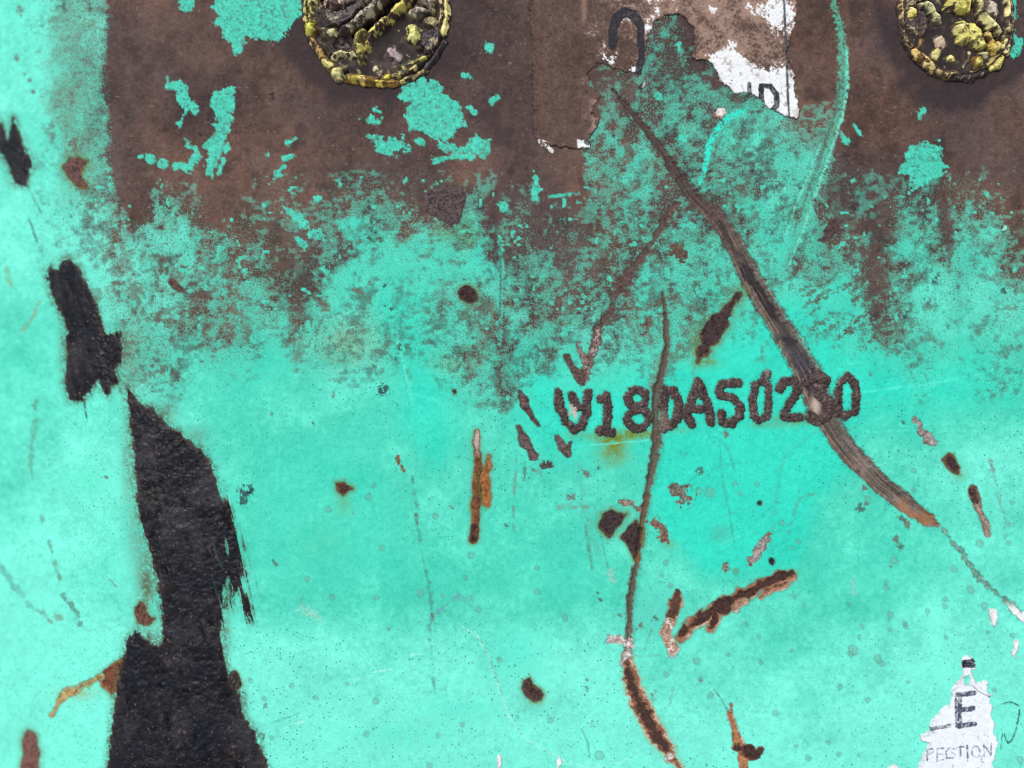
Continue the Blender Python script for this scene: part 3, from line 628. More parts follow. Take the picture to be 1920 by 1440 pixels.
        r = shape(F, 's', pts, 4, 0.25, 7, k % 40)
        if r is None:
            continue
        s, d, xx, yy = r
        c = (C(120, 236, 216), C(52, 150, 132), C(96, 128, 112))[rr.choice((0, 0, 1, 1, 2))]
        F.mix(s, cover(d, 1.8) * rr.uniform(0.25, 0.6) * np.clip(0.7 + 0.5 * n_fine[s], 0, 1), c)
    # streaks of wiped rust right of the wide gouge
    for k in range(26):
        rr = random.Random(900 + k)
        x = rr.uniform(1500, 1640); y = 720 - (x - 1480) * 0.2 - rr.uniform(20, 170)
        L = rr.uniform(18, 60)
        r = shape(F, 's', [(x, y, 0.6), (x + L * 0.45, y - L * 0.28, rr.uniform(1.5, 4)), (x + L, y - L * 0.62, 0.6)], 6, 2.6, 5, 10 + k)
        if r is None:
            continue
        s, d, xx, yy = r
        F.mix(s, cover(d, 2.4) * 0.75, BROWN, 0.8)
    # --- grey drops and red brown dots
    for k, (x, y, rd) in enumerate(DROPS):
        r = shape(F, 's', [(x, y, rd * 0.95), (x + 0.6, y + 1.2, rd * 0.95)], 4, 0.8, 8, k % 30)
        if r is None:
            continue
        s, d, xx, yy = r
        F.mix(s, cover(d, 2) * 0.4, C(112, 150, 138), 0.45)
        F.mix(s, np.exp(-(d / 1.5) ** 2) * 0.34, C(72, 112, 104))
    for k, (x, y, rd) in enumerate(RDOTS):
        r = shape(F, 's', [(x, y, rd * 0.6), (x + rd * 0.3, y + rd * 0.4, rd * 0.55)], 8, rd * 0.35, 6, k % 30)
        if r is None:
            continue
        s, d, xx, yy = r
        F.mix(s, cover(d, 3) * 0.78, C(104, 84, 74) if k % 3 else C(72, 66, 62), 0.8)
    # dark dabs: specks of tar on the right and left
    for k, (x, y, rd) in enumerate(((1735, 412, 7), (1732, 402, 5), (1700, 388, 4), (1600, 388, 8), (458, 925, 14), (470, 918, 8), (1700, 585, 3), (1697, 595, 4), (1703, 572, 3), (720, 727, 8), (712, 733, 6), (700, 432, 5), (692, 446, 4), (720, 535, 4), (722, 570, 5), (734, 578, 4), (750, 650, 5), (746, 668, 5), (1880, 545, 5), (1755, 522, 7), (30, 1110, 4), (375, 250, 4), (510, 176, 7), (1050, 415, 6))):
        r = shape(F, 's', [(x, y, rd * 0.6), (x + 1, y + rd * 0.5, rd * 0.5)], 8, rd * 0.5, 5, 20 + k % 30)
        if r is None:
            continue
        s, d, xx, yy = r
        F.mix(s, cover(d, 2) * 0.85, C(44, 44, 52), 0.7)
    # pen-like remains of print at the right edge
    for pts in ([(1878, 1320, 1.2), (1895, 1316, 1.6), (1910, 1323, 1.2)], [(1912, 1331, 1.8), (1909, 1352, 1.2), (1904, 1372, 1.2), (1897, 1389, 1.2), (1890, 1393, 1.0), (1885, 1386, 1.0), (1884, 1376, 0.8)],
                [(1880, 1376, 0.9), (1877, 1390, 1.0), (1877, 1404, 0.8)]):
        r = shape(F, 's', pts, 4, 0.4, 6, 5)
        if r:
            F.mix(r[0], cover(r[1], 1.6) * 0.9, C(30, 62, 60))

    # --- gouges
    def gouge(pts, key, depth, rag, colfn, lip=0.25):
        w = max(p[2] for p in pts)
        s = F.sl(min(p[0] for p in pts) - w - 14, min(p[1] for p in pts) - w - 14, max(p[0] for p in pts) + w + 14, max(p[1] for p in pts) + w + 14)
        if s is None:
            return
        xx, yy = X[s], Y[s]
        d, bw, bs, side = seg_sd(xx, yy, pts)
        d = d + rag * fbm(xx, yy, 9, 47, 3, 0.7)
        m = cover(d, 2.2)
        colfn(s, d, bw, bs, side / bw, m)
        prof = np.clip(1 - ((d + bw) / bw) ** 2, 0, 1)
        fade = 0.6 + 0.4 * sm(260, 460, yy) if key == 1 else 1.0
        dz = (-depth * prof + lip * np.exp(-((d - 1.5) / 3.5) ** 2)) * fade
        groove = 0.08 * vn(side, bs, 3.0, 8, 40) * m
        F.z[s] += dz + groove
        if not F.over:
            F.z[s] -= 0.25 * cover(d + 4, 3)
        if key:
            F.id[s] = np.where(m > 0.5, key, F.id[s])

    def col_a(s, d, bw, bs, side, m):
        xx, yy = X[s], Y[s]
        st = vn(side * 12, bs, 2.4, 11, 46) * 2.2
        base = np.ones(d.shape + (3,), np.float32) * C(92, 76, 72)
        up = sm(330, 430, yy)[..., None]
        base = C(76, 60, 57) * (1 - up) + C(98, 80, 76) * up
        base = base * (1 + 0.22 * st[..., None] + 0.12 * n_px[s][..., None])
        wear = np.clip(1.1 - 0.75 * sm(0.55, 1.0, np.abs(side)) * np.clip(0.5 + 0.6 * n_fine[s] + 0.4 * n_px[s], 0, 1.2) * (1 - 0.75 * sm(760, 830, yy)), 0, 1)
        F.mix(s, m * 0.96 * wear, base, 0.7, 0.8, 0.1)
        # darker patches along the middle of the groove
        dark = sm(0.52, 0.40, np.abs(side + 0.05) + 0.10 * n_fine[s]) * sm(480, 500, yy) * sm(790, 740, yy) * np.clip(0.85 + 0.5 * n_mid[s] + 0.25 * st, 0, 1)
        dark = np.maximum(dark, 0.75 * sm(0.5, 0.2, np.abs(side)) * sm(380, 430, yy) * sm(500, 470, yy) * (n_mid[s] > 0.1))
        F.mix(s, m * dark * 0.95, C(44, 37, 42) * (1 + 0.2 * n_px[s])[..., None], 0.6)
        bl = np.exp(-((yy - 680) / 42) ** 2) * sm(0.8, 0.3, np.abs(side))
        F.mix(s, m * bl * 0.7, C(58, 58, 72), 0.5)
        lo = sm(790, 840, yy)
        F.mix(s, m * lo * np.clip(0.42 + 0.5 * st + 0.35 * n_mid[s] + 0.25 * n_fine[s], 0, 0.9), C(142, 128, 124), 0.5)
        F.mix(s, m * np.clip((vn(side * 14, bs, 1.6, 19, 60) - 0.26) * 5, 0, 0.4) * sm(400, 440, yy), C(158, 136, 124), 0.45)
        F.mix(s, m * np.clip((vn(side * 14, bs, 2.4, 23, 50) - 0.2) * 5, 0, 0.45), C(48, 38, 37))
        F.mix(s, m * lo * np.clip(0.2 + 0.7 * n_mid[s] - 0.3 * st, 0, 0.7) * sm(870, 930, yy), C(150, 104, 66), 0.7)
        F.mix(s, m * np.exp(-((yy - 760) / 20) ** 2 - ((xx - 1531) / 9) ** 2) * 0.9, C(206, 184, 172), 0.6)
        edge = np.exp(-((side - 0.62) / 0.10) ** 2)
        F.mix(s, m * edge * np.clip(0.45 + 0.5 * n_fine[s], 0, 0.8) * sm(370, 420, yy), C(150, 118, 98), 0.7)
        F.mix(s, np.exp(-((d - 0.5) / 1.6) ** 2) * 0.4 * sm(280, 420, yy), C(58, 50, 50))

    def col_b(s, d, bw, bs, side, m):
        xx, yy = X[s], Y[s]
        st = vn(side * 6, bs, 2.0, 11, 30) * 2.2
        base = C(90, 70, 62) * (1 + 0.20 * st + 0.14 * n_px[s])[..., None]
        F.mix(s, m * 0.95, base, 0.75, 0.8, 0.1)
        F.mix(s, m * sm(840, 1000, yy) * np.clip(0.55 + 0.4 * n_mid[s], 0, 0.9) * sm(1150, 1090, yy), C(118, 78, 54), 0.8)
        F.mix(s, m * sm(1110, 1170, yy) * np.clip(0.15 + 0.5 * st + 0.2 * n_mid[s], 0, 0.8), C(170, 148, 136), 0.6)
        F.mix(s, m * sm(1205, 1230, yy) * 0.8, C(216, 208, 208), 0.6)
        F.mix(s, np.exp(-((d - 0.5) / 1.5) ** 2) * 0.55, C(74, 66, 58))
        F.mix(s, np.exp(-(np.maximum(d, 0) / 6) ** 2) * 0.25 * (1 - m), OLIVE)

    def col_c(s, d, bw, bs, side, m):
        st = vn(side * 9, bs, 2.2, 11, 30) * 2.2
        F.mix(s, np.exp(-(np.maximum(d, 0) / 5) ** 2) * 0.45, C(150, 140, 100))
        F.mix(s, m, C(196, 164, 140) * (1 + 0.2 * st + 0.1 * n_px[s])[..., None], 0.7, 0.8, 0.1)
        F.mix(s, cover(d + 2.2 + 1.5 * n_fine[s], 3) * 0.9, C(124, 80, 56), 0.8)
        F.mix(s, cover(d + 7 + 1.8 * n_fine[s] + 3 * sm(0.1, -0.7, side), 3) * 0.95, C(64, 46, 44) * (1 + 0.2 * n_px[s])[..., None], 0.85)
        F.mix(s, m * np.clip(vn(side * 9, bs, 3.4, 21, 22) * 4 - 1.15, 0, 0.7) * sm(0.15, 0.45, np.abs(side)), C(200, 172, 152))

    def col_d(s, d, bw, bs, side, m):
        xx, yy = X[s], Y[s]
        F.mix(s, m * 0.85, C(110, 138, 126) * (1 + 0.3 * n_px[s])[..., None], 0.6)
        F.mix(s, m * sm(1125, 1145, yy), C(226, 232, 232), 0.6)
        F.mix(s, np.exp(-((d - 0.5) / 1.5) ** 2) * 0.6, C(70, 92, 84))

    def col_e(s, d, bw, bs, side, m):
        F.mix(s, m * 0.95, C(88, 70, 66) * (1 + 0.15 * n_px[s] + 0.12 * n_fine[s])[..., None], 0.8, 0.8, 0.1)
        F.mix(s, np.exp(-((d - 1.5) / 1.6) ** 2) * np.clip(0.2 + 0.4 * n_fine[s], 0, 0.6), MINT_MID)

    gouge(GOUGE_D, 4, 0.3, 1.6, col_d, 0.1)
    gouge(GOUGE_B, 2, 0.9, 1.2, col_b, 0.25)
    gouge(GOUGE_C, 3, 0.6, 1.8, col_c, 0.1)
    gouge(GOUGE_A, 1, 1.5, 1.3, col_a, 0.30)
    gouge(GOUGE_E, 5, 0.45, 2.6, col_e, 0.10)

    # --- rust scars
    for key, q in SC.items():
        r = shape(F, q['kind'], q['pts'], 26, 0, 7, key % 40)
        if r is None:
            continue
        s, d, xx, yy = r
        if q['rim'] is not None:
            d2 = (seg_sd if q['kind'] == 's' else poly_sd)(xx + 1.2, yy + 3.0, q['pts'])
            d2 = d2[0] if q['kind'] == 's' else d2
        sc_n = fbm(xx, yy, 15, key % 40, 2, 0.5)
        sc_i = fbm(xx, yy, 17, key % 37 + 2, 3, 0.6)
        flake = key in (102, 103, 114, 115, 116, 131, 132, 133, 144, 147, 151, 152)
        if flake:
            sc_n = 1.5 * fbm(xx, yy, 8, key % 40, 3, 0.7)
        d = d + q['rag'] * 0.62 * sc_n + 0.35 * n_px[s]
        if q['halo']:
            hm = np.exp(-(np.maximum(d, 0) / q['halo']) ** 2 * 1.4) * 0.62 * np.clip(0.85 + 0.4 * n_px[s] + 0.3 * n_fine[s], 0, 1.2)
            F.mix(s, np.clip(hm, 0, 1), C(104, 112, 44), 0.75)
        m = cover(d, 2.2)
        if q['rim'] is not None:
            rimc = q['rim'] * 0.88 * (1 + 0.08 * n_px[s])[..., None]
            pt = np.clip(0.35 + 0.5 * sc_i, 0, 0.85)[..., None]
            F.mix(s, m, rimc * (1 - pt) + q['ring'] * pt, 0.6, 0.6, 0.05)
            F.mix(s, cover(np.maximum(d + 0.5, d2 + 0.5) + 1.8 * sc_i, 3), q['ring'] * (1 + 0.15 * n_px[s])[..., None], 0.8)
            F.mix(s, cover(np.maximum(d + 1.5, d2 + 2.5) + 2.0 * sc_i, 3.5), q['dark'] * (1 + 0.18 * n_px[s] + 0.1 * n_fine[s])[..., None], q['rough'], 1.0)
            F.mix(s, np.exp(-((d - 0.8) / 1.3) ** 2) * 0.45, C(78, 60, 50))
        else:
            F.mix(s, m, q['ring'] * (1 + 0.12 * n_px[s])[..., None], 0.8, 0.8, 0.05)
            F.mix(s, cover(d + 2.5 + 1.3 * sc_i, 3.5), q['dark'] * (1 + 0.20 * n_px[s] + 0.12 * n_fine[s])[..., None], q['rough'], 1.0)
            F.mix(s, np.exp(-((d - 0.3) / 1.2) ** 2) * (0.15 if flake else 0.4), C(62, 52, 44))
        if q['streak'] is not None:
            F.mix(s, cover(d + 4, 4) * (n_fine[s] > 0.5) * 0.8, q['streak'])
        if key == 109:
            F.mix(s, m * sm(865, 830, yy) * cover(d + 2, 2), C(176, 160, 152))
            F.mix(s, m * np.exp(-((xx - 899) / 5) ** 2) * sm(870, 890, yy) * 0.8, C(78, 52, 40))
        if key == 144 or key == 122:
            F.mix(s, m * (n_fine[s] > 0.7) * 0.7, C(226, 220, 222))
        dz = -q['depth'] * cover(d + 1.5, 4) + m * (0.07 * n_px[s] + 0.06 * n_fine[s])
        F.z[s] += dz
        if not F.over:
            F.z[s] -= 0.2 * cover(d + 4, 3)
        F.id[s] = np.where(m > 0.5, key, F.id[s])

    # --- weld bead characters (their metal is raised only on the characters themselves)
    for k, (ch, strokes, hw) in enumerate(CHARS):
        key = 301 + k
        xs_ = [p[0] for st in strokes for p in st]
        ys_ = [p[1] for st in strokes for p in st]
        s = F.sl(min(xs_) - 30, min(ys_) - 30, max(xs_) + 30, max(ys_) + 30)
        if s is None:
            continue
        xx, yy = X[s], Y[s]
        best = np.full(xx.shape, 1e9, np.float32)
        bs = np.zeros(xx.shape, np.float32)
        for st in strokes:
            dd, bw, b_s, side = seg_sd(xx, yy, [(x, y, hw) for x, y in st])
            kk = dd < best
            best = np.where(kk, dd, best)
            bs = np.where(kk, b_s, bs)
        rip = np.cos(bs * 2 * math.pi / 9.5 + 1.5 * n_fine[s])
        d = best + 1.0 * fbm(xx, yy, 12, 17 + k, 2, 0.5) - 1.1 * rip
        m = cover(d, 2.0)
        F.mix(s, np.exp(-(np.maximum(d, 0) / 2.4) ** 2) * 0.35, C(60, 66, 58), 0.8)
        wc = WELD * (1 + 0.16 * n_px[s] + 0.16 * n_fine[s] + 0.10 * rip)[..., None]
        F.mix(s, m, wc, 0.72, 1.0, 0.0)
        F.mix(s, m * np.clip((n_fine[s] + 0.6 * n_px[s] - 1.3) * 0.8, 0, 0.75), WELD_L, 0.55)
        if k in (3, 4):
            F.mix(s, m * np.clip((n_mid[s] - 0.6), 0, 0.6), C(128, 112, 106))
        if F.over:
            t = np.clip(-d / hw, 0, 1)
            F.z[s] += (1.05 * np.sqrt(np.clip(1 - (1 - t) ** 2, 0, 1)) * (0.88 + 0.10 * rip + 0.10 * n_fine[s])) * m + 0.10 * n_px[s] * m
        F.id[s] = np.where(m > 0.5, key, F.id[s])
        if k == 0:   # bare bright metal scraped inside the first character
            r = shape(F, 's', [(1073, 765, 6), (1080, 785, 5)], 6, 3, 6, 5)
            if r:
                F.mix(r[0], cover(r[1], 3) * 0.85, C(190, 176, 168), 0.5)
        if k == 6:
            r = shape(F, 's', [(1434, 707, 5), (1440, 697, 5)], 6, 2, 6, 5)
            if r:
                F.mix(r[0], cover(r[1], 3) * 0.7, C(128, 120, 116), 0.5)

    # --- black tar smears
    for key, (pts, lab) in TARS.items():
        r = shape(F, 'p', pts, 26, 0, 8, 5)
        if r is None:
            continue
        s, d, xx, yy = r
        streak = fbm(xx - (yy - 900) * 0.22, yy / 9, 8, 33, 3, 0.7)
        dry = sm(370, 430, xx) * sm(880, 960, yy) * sm(1240, 1180, yy) if key == 203 else (0.5 * sm(170, 215, xx) if key == 202 else 0.0)
        d = d + 1.2 * fbm(xx, yy, 9, 31, 3, 0.75) + (0.9 + 4.5 * dry) * streak
        m = cover(d, 2.4)
        F.mix(s, np.exp(-(np.maximum(d, 0) / 9) ** 2) * 0.7 * np.clip(0.8 + 0.5 * n_px[s], 0, 1.2), C(80, 88, 62), 0.7)
        lump = fbm(xx, yy, 13, 36, 3, 0.7)
        tc = TAR + (TAR_B - TAR) * np.clip(0.45 + 0.5 * n_mid[s], 0, 1)[..., None]
        tc = tc * np.clip(1 + 0.20 * lump + 0.12 * n_fine[s] + 0.14 * n_px[s] + 0.10 * streak, 0.3, 2.2)[..., None]
        sheen = np.clip(0.12 * streak + 0.3 * n_mid[s], 0, 0.5)[..., None]
        tc = tc * (1 - sheen) + C(52, 54, 66) * sheen
        crumb = np.clip((n_px[s] + 0.4 * n_mid[s] - 1.5) * 0.35, 0, 0.35) * np.clip(0.5 + 0.5 * n_mid[s], 0, 1)
        tc = tc * (1 - crumb[..., None]) + C(92, 78, 68) * crumb[..., None]
        al = np.ones(d.shape)
        if key == 203:
            gap = np.clip(streak - 1.25, 0, 0.8) * sm(395, 430, xx + 0.0 * yy) * sm(950, 1010, yy) * sm(1200, 1120, yy)
            al = al - gap
            gap2 = cover(seg_sd(xx, yy, [(427, 1085, 2), (424, 1120, 6), (420, 1140, 3)])[0] + 2 * streak, 3) * 0.8
            al = al - gap2
        F.mix(s, m * np.clip(al, 0, 1), tc, 0.5, 0.55, 0.0)
        F.mix(s, m * ((n_px[s] + 0.5 * n_fine[s]) > 2.75) * 0.6, C(132, 108, 88))
        F.mix(s, m * np.exp(-((d + 2) / 2.2) ** 2) * 0.35, C(84, 58, 42))
        if F.over:
            t = np.clip(-d / 9, 0, 1)
            F.z[s] += m * (0.16 + 0.20 * t + 0.16 * lump + 0.04 * n_px[s] + 0.07 * streak)
        F.id[s] = np.where(m > 0.5, key, F.id[s])
    if F.over:
        decals(F, n_fine, n_px, n_mid)


# ------------------------------------------------------------------ torn paper decals (built only as things of their own)
DECAL_A = [(993, -120), (993, 0), (997, 100), (1001, 262), (1012, 270), (1050, 276), (1082, 279), (1106, 279), (1107, 255), (1124, 232), (1126, 221), (1108, 214), (1121, 190),
           (1127, 176), (1106, 160), (1104, 136), (1120, 118), (1134, 121), (1168, 135), (1199, 139), (1208, 125), (1212, 90), (1216, 60), (1229, 40), (1250, 30), (1268, 28), (1286, 35), (1300, 55), (1300, 80), (1296, 110),
           (1320, 114), (1334, 121), (1345, 140), (1350, 157), (1365, 162), (1375, 177), (1390, 175), (1414, 180), (1430, 190), (1440, 203), (1456, 210), (1476, 221), (1493, 222), (1501, 214),
           (1498, 198), (1490, 170), (1488, 130), (1480, 118), (1474, 105), (1474, 95), (1481, 75), (1490, 50), (1494, 20), (1496, -120)]
DECAL_B = [(1802, 1231), (1812, 1227), (1824, 1236), (1828, 1240), (1828, 1252), (1823, 1258), (1824, 1272), (1832, 1279), (1846, 1272), (1853, 1280), (1850, 1295), (1858, 1302), (1855, 1318), (1862, 1325), (1860, 1345), (1865, 1355),
           (1862, 1375), (1870, 1380), (1871, 1395), (1866, 1415), (1862, 1430), (1862, 1540), (1700, 1540), (1716, 1445), (1725, 1425), (1735, 1405), (1738, 1392), (1720, 1385), (1735, 1372), (1742, 1368), (1745, 1350), (1763, 1335), (1765, 1328),
           (1778, 1322), (1783, 1305), (1783, 1290), (1792, 1277), (1800, 1272), (1803, 1262), (1802, 1250)]
SCRAPS = {
    420: ([(1853, 1140), (1858, 1139), (1870, 1142), (1871, 1160), (1866, 1176), (1858, 1172), (1853, 1150)], 'upper of two small white paper scraps by the right edge'),
    421: ([(1897, 1203), (1910, 1198), (1909, 1215), (1905, 1225), (1907, 1237), (1900, 1232), (1895, 1229), (1899, 1215)], 'lower of two small white paper scraps by the right edge'),
    422: ([(1650, 1460), (1664, 1438), (1678, 1432), (1690, 1441), (1700, 1460)], 'tip of white paper scrap cut by the bottom edge'),
    423: ([(930, 1416), (935, 1412), (940, 1416), (942, 1432), (938, 1444), (932, 1440)], 'tiny white flake near the bottom edge in the middle'),
    424: ([(1336, 216), (1345, 203), (1360, 203), (1363, 212), (1352, 224), (1338, 221)], 'small white and brown scrap below the torn upper label'),
    425: ([(1005, 262), (1014, 261), (1030, 266), (1020, 268), (1036, 278), (1040, 287), (1034, 288), (1020, 278), (1008, 270)], 'thin white curl at the lower left corner of upper label'),
    426: ([(1082, 263), (1106, 262), (1107, 280), (1095, 279), (1082, 280)], 'square white scrap with dark corner at foot of upper label'),
    427: ([(1197, 161), (1207, 151), (1210, 157), (1203, 168), (1198, 167)], 'tiny dark scrap with white edge beside torn upper label'),
    428: ([(1043, 1424), (1050, 1418), (1054, 1430), (1048, 1444), (1042, 1444)], 'small white flake on the pale curved scratch'),
    429: ([(1876, 434), (1883, 423), (1889, 422), (1886, 432), (1879, 436)], 'bright pale chip near the right edge under the right cap'),
}
PRINTS = {   # key: (parent key, strokes, colour, wear)
    411: (401, [[(1149, 86, 8), (1149, 58, 9), (1156, 34, 10), (1172, 22, 9), (1189, 30, 10), (1201, 50, 8), (1201, 75, 7), (1204, 105, 6), (1198, 126, 6), (1195, 142, 5)]], C(42, 42, 50), 0.05),
    412: (401, [[(1427, 162, 5), (1428, 200, 5)], [(1427, 161, 4.5), (1444, 162, 5), (1456, 178, 5.5), (1456, 198, 5.5), (1448, 208, 5)]], C(42, 46, 52), 0.1),
    413: (401, [[(1405, 158, 4.5), (1405, 186, 4.5)]], C(42, 46, 52), 0.15),
    414: (401, [[(1469, -100, 2), (1470, 0, 2.2), (1474, 100, 2.2), (1479, 224, 2.2)]], C(66, 74, 78), 0.1),
    415: (402, [[(1806, 1241, 4), (1824, 1239, 4)], [(1806, 1246, 4), (1824, 1246, 4)], [(1806, 1249, 3), (1824, 1249, 3)]], C(40, 44, 60), 0.12),
    416: (402, [[(1792, 1302, 2.2), (1792, 1362, 2.2)], [(1799, 1302, 4.5), (1799, 1360, 4.5)], [(1797, 1302, 5), (1826, 1299, 5)], [(1797, 1331, 5), (1824, 1328, 5)], [(1797, 1361, 5), (1826, 1357, 5)]], C(78, 80, 102), 0.30),
    417: (402, [[(1744, 1366, 3.5), (1780, 1360, 4)]], C(86, 88, 104), 0.35),
    430: (402, [[(1738, 1425, 1.6), (1737, 1404, 1.6), (1748, 1403, 1.4), (1750, 1410, 1.4), (1738, 1415, 1.4)]], C(122, 122, 144), 0.42),
    431: (402, [[(1768, 1402, 1.4), (1756, 1404, 1.6), (1757, 1426, 1.6), (1768, 1424, 1.4)], [(1757, 1414, 1.3), (1766, 1413, 1.3)]], C(122, 122, 144), 0.42),
    432: (402, [[(1788, 1404, 1.4), (1779, 1402, 1.5), (1773, 1410, 1.5), (1775, 1421, 1.5), (1788, 1420, 1.4)]], C(122, 122, 144), 0.42),
    433: (402, [[(1793, 1401, 1.5), (1808, 1399, 1.5)], [(1800, 1400, 1.8), (1801, 1422, 1.8)]], C(120, 120, 140), 0.5),
    434: (402, [[(1813, 1398, 2), (1814, 1421, 2)]], C(104, 106, 132), 0.4),
    435: (402, [[(1829 + 8 * math.cos(a), 1409 + 11 * math.sin(a), 1.6) for a in np.linspace(0, 6.283, 13)]], C(130, 130, 150), 0.5),
    436: (402, [[(1845, 1418, 1.5), (1844, 1397, 1.5), (1858, 1415, 1.5), (1858, 1394, 1.5)]], C(122, 122, 144), 0.42),
    437: (426, [[(1100, 266, 5), (1101, 269, 5)]], C(46, 50, 56), 0.1),
}


def decals(F, n_fine, n_px, n_mid):
    X, Y = F.X, F.Y

    def sheet(key, pts, colfn, rag=1.3, lift=0.24):
        r = shape(F, 'p', pts, 8, rag, 8, key % 30)
        if r is None:
            return
        s, d, xx, yy = r
        if key == 402:
            hole = seg_sd(xx, yy, [(1813, 1272, 4.5), (1814, 1280, 4.5)])[0] + 0.8 * n_fine[s]
            d = np.maximum(d, -hole)
        m = d < 0
        mm = m.astype(np.float32)
        c = colfn(xx, yy, s)
        # torn brown edge of the paper
        e = (np.exp(-(d / 2.0) ** 2) * (0.8 if key == 401 else 0.5))[..., None]
        c = c * (1 - e) + (C(54, 44, 42) if key == 401 else C(80, 74, 70)) * e
        F.mix(s, mm, c, 0.65, 0.3, 0.15)
        F.z[s] = np.where(m, F.z[s] * 0.6 + lift + 0.45 * np.exp(-((d + 2) / 5) ** 2) * np.clip(n_mid[s] + 0.3, 0, 1.2), F.z[s])
        F.id[s] = np.where(m, key, F.id[s])

    def col_up(xx, yy, s):
        nb = fbm(xx, yy, 34, 41, 4, 0.7)
        base = C(90, 71, 66) * (1 + 0.10 * n_fine[s] + 0.10 * n_px[s])[..., None]
        lo = sm(1030, 1060, xx + 8 * n_mid[s]) * sm(62, 80, yy + 6 * n_mid[s]) * sm(150, 120, yy)
        base = base * (1 - 0.2 * lo)[..., None]
        tan = cdf(nb * 0.9 + 2.4 * sm(1120, 1330, xx) - 1.5 + 0.5 * n_px[s]) * sm(1085, 1130, xx)
        tan = np.maximum(tan, 0.7 * np.exp(-((xx - 1115) / 8) ** 2) * sm(170, 190, yy) * (nb > -0.4))
        tan = np.maximum(tan, 0.5 * np.exp(-((xx - 1095) / 5) ** 2) * sm(50, 30, yy))
        c = base * (1 - tan[..., None] * 0.85) + C(166, 138, 124) * (tan * 0.85)[..., None]
        wbias = (-2.0 + 2.6 * np.exp(-((xx - 1462) / 26) ** 2 - ((yy - 30) / 60) ** 2) + 3.6 * sm(105, 160, yy + 0.25 * (1480 - xx)) * sm(1300, 1360, xx)
                 + 2.0 * np.exp(-((xx - 1145) / 16) ** 2 - ((yy - 112) / 16) ** 2) + 2.6 * np.exp(-((xx - 1188) / 10) ** 2 - ((yy - 130) / 10) ** 2) + 0.5 * sm(1120, 1180, xx))
        w = np.clip((nb * 0.8 + wbias + 0.35 * n_px[s]) * 1.6 + 0.4, 0, 1) * sm(1085, 1130, xx)
        w = w * (1 - np.clip((fbm(xx, yy, 11, 48, 3, 0.7) - 0.9) * 0.6, 0, 0.6))
        w = w * (1 - 0.6 * sm(1476, 1500, xx) * sm(190, 215, yy))
        return c * (1 - w[..., None]) + PAPER * w[..., None] * (1 + 0.03 * n_px[s])[..., None]

    def col_dn(xx, yy, s):
        c = C(226, 234, 242) * (1 + 0.025 * n_fine[s] + 0.02 * n_px[s])[..., None]
        spot = np.clip((fbm(xx, yy, 6, 29, 2) - 2.0) * 1.5, 0, 0.5)[..., None]
        c = c * (1 - spot) + C(140, 146, 150) * spot
        cr = np.exp(-(np.minimum(seg_sd(xx, yy, [(1822, 1285, 0.1), (1835, 1296, 0.1), (1848, 1303, 0.1), (1858, 1308, 0.1)])[0], 99) / 0.8) ** 2)[..., None] * 0.8
        return c * (1 - cr) + C(60, 80, 80) * cr

    def col_scrap(xx, yy, s):
        return C(228, 232, 234) * (1 + 0.03 * n_fine[s] + 0.03 * n_px[s])[..., None]

    def col_424(xx, yy, s):
        t = np.clip(sm(1350, 1340, xx) + 0.3 * n_fine[s] + sm(214, 222, yy), 0, 1)[..., None]
        return C(230, 226, 224) * (1 - t) + C(140, 106, 90) * t

    def col_427(xx, yy, s):
        t = sm(1203, 1208, xx + 0.3 * (yy - 160))[..., None]
        return C(48, 50, 56) * (1 - t) + C(214, 210, 208) * t

    def col_425(xx, yy, s):
        t = (n_fine[s] > 0.1)[..., None] * 0.9
        return C(224, 220, 220) * (1 - t) + C(92, 76, 72) * t

    def col_429(xx, yy, s):
        return C(150, 236, 214) * np.ones(xx.shape + (1,))

    sheet(401, DECAL_A, col_up)
    sheet(402, DECAL_B, col_dn)
    for k, (pts, lab) in SCRAPS.items():
        sheet(k, pts, {424: col_424, 427: col_427, 425: col_425, 429: col_429}.get(k, col_scrap), 0.7)
    for k, (par, strokes, c, wear) in PRINTS.items():
        for st in strokes:
            r = shape(F, 's', st, 5, 0.35, 6, k % 30)
            if r is None:
                continue
            s, d, xx, yy = r
            on = (F.id[s] == par) | (F.id[s] == k)
            m = cover(d, 1.3) * on
            w = np.clip(1.0 - wear * 1.15 * np.clip(0.55 + 0.55 * n_px[s] + 0.5 * n_fine[s], 0, 1.4), 0, 1)
            F.mix(s, m * w, c, 0.5)
            if k == 414:
                continue
            F.id[s] = np.where((d < 0) & on, k, F.id[s])


# ------------------------------------------------------------------ materials
def N(nt, t, **kw):
    n = nt.nodes.new(t)
    for k, v in kw.items():
        setattr(n, k, v)
    return n


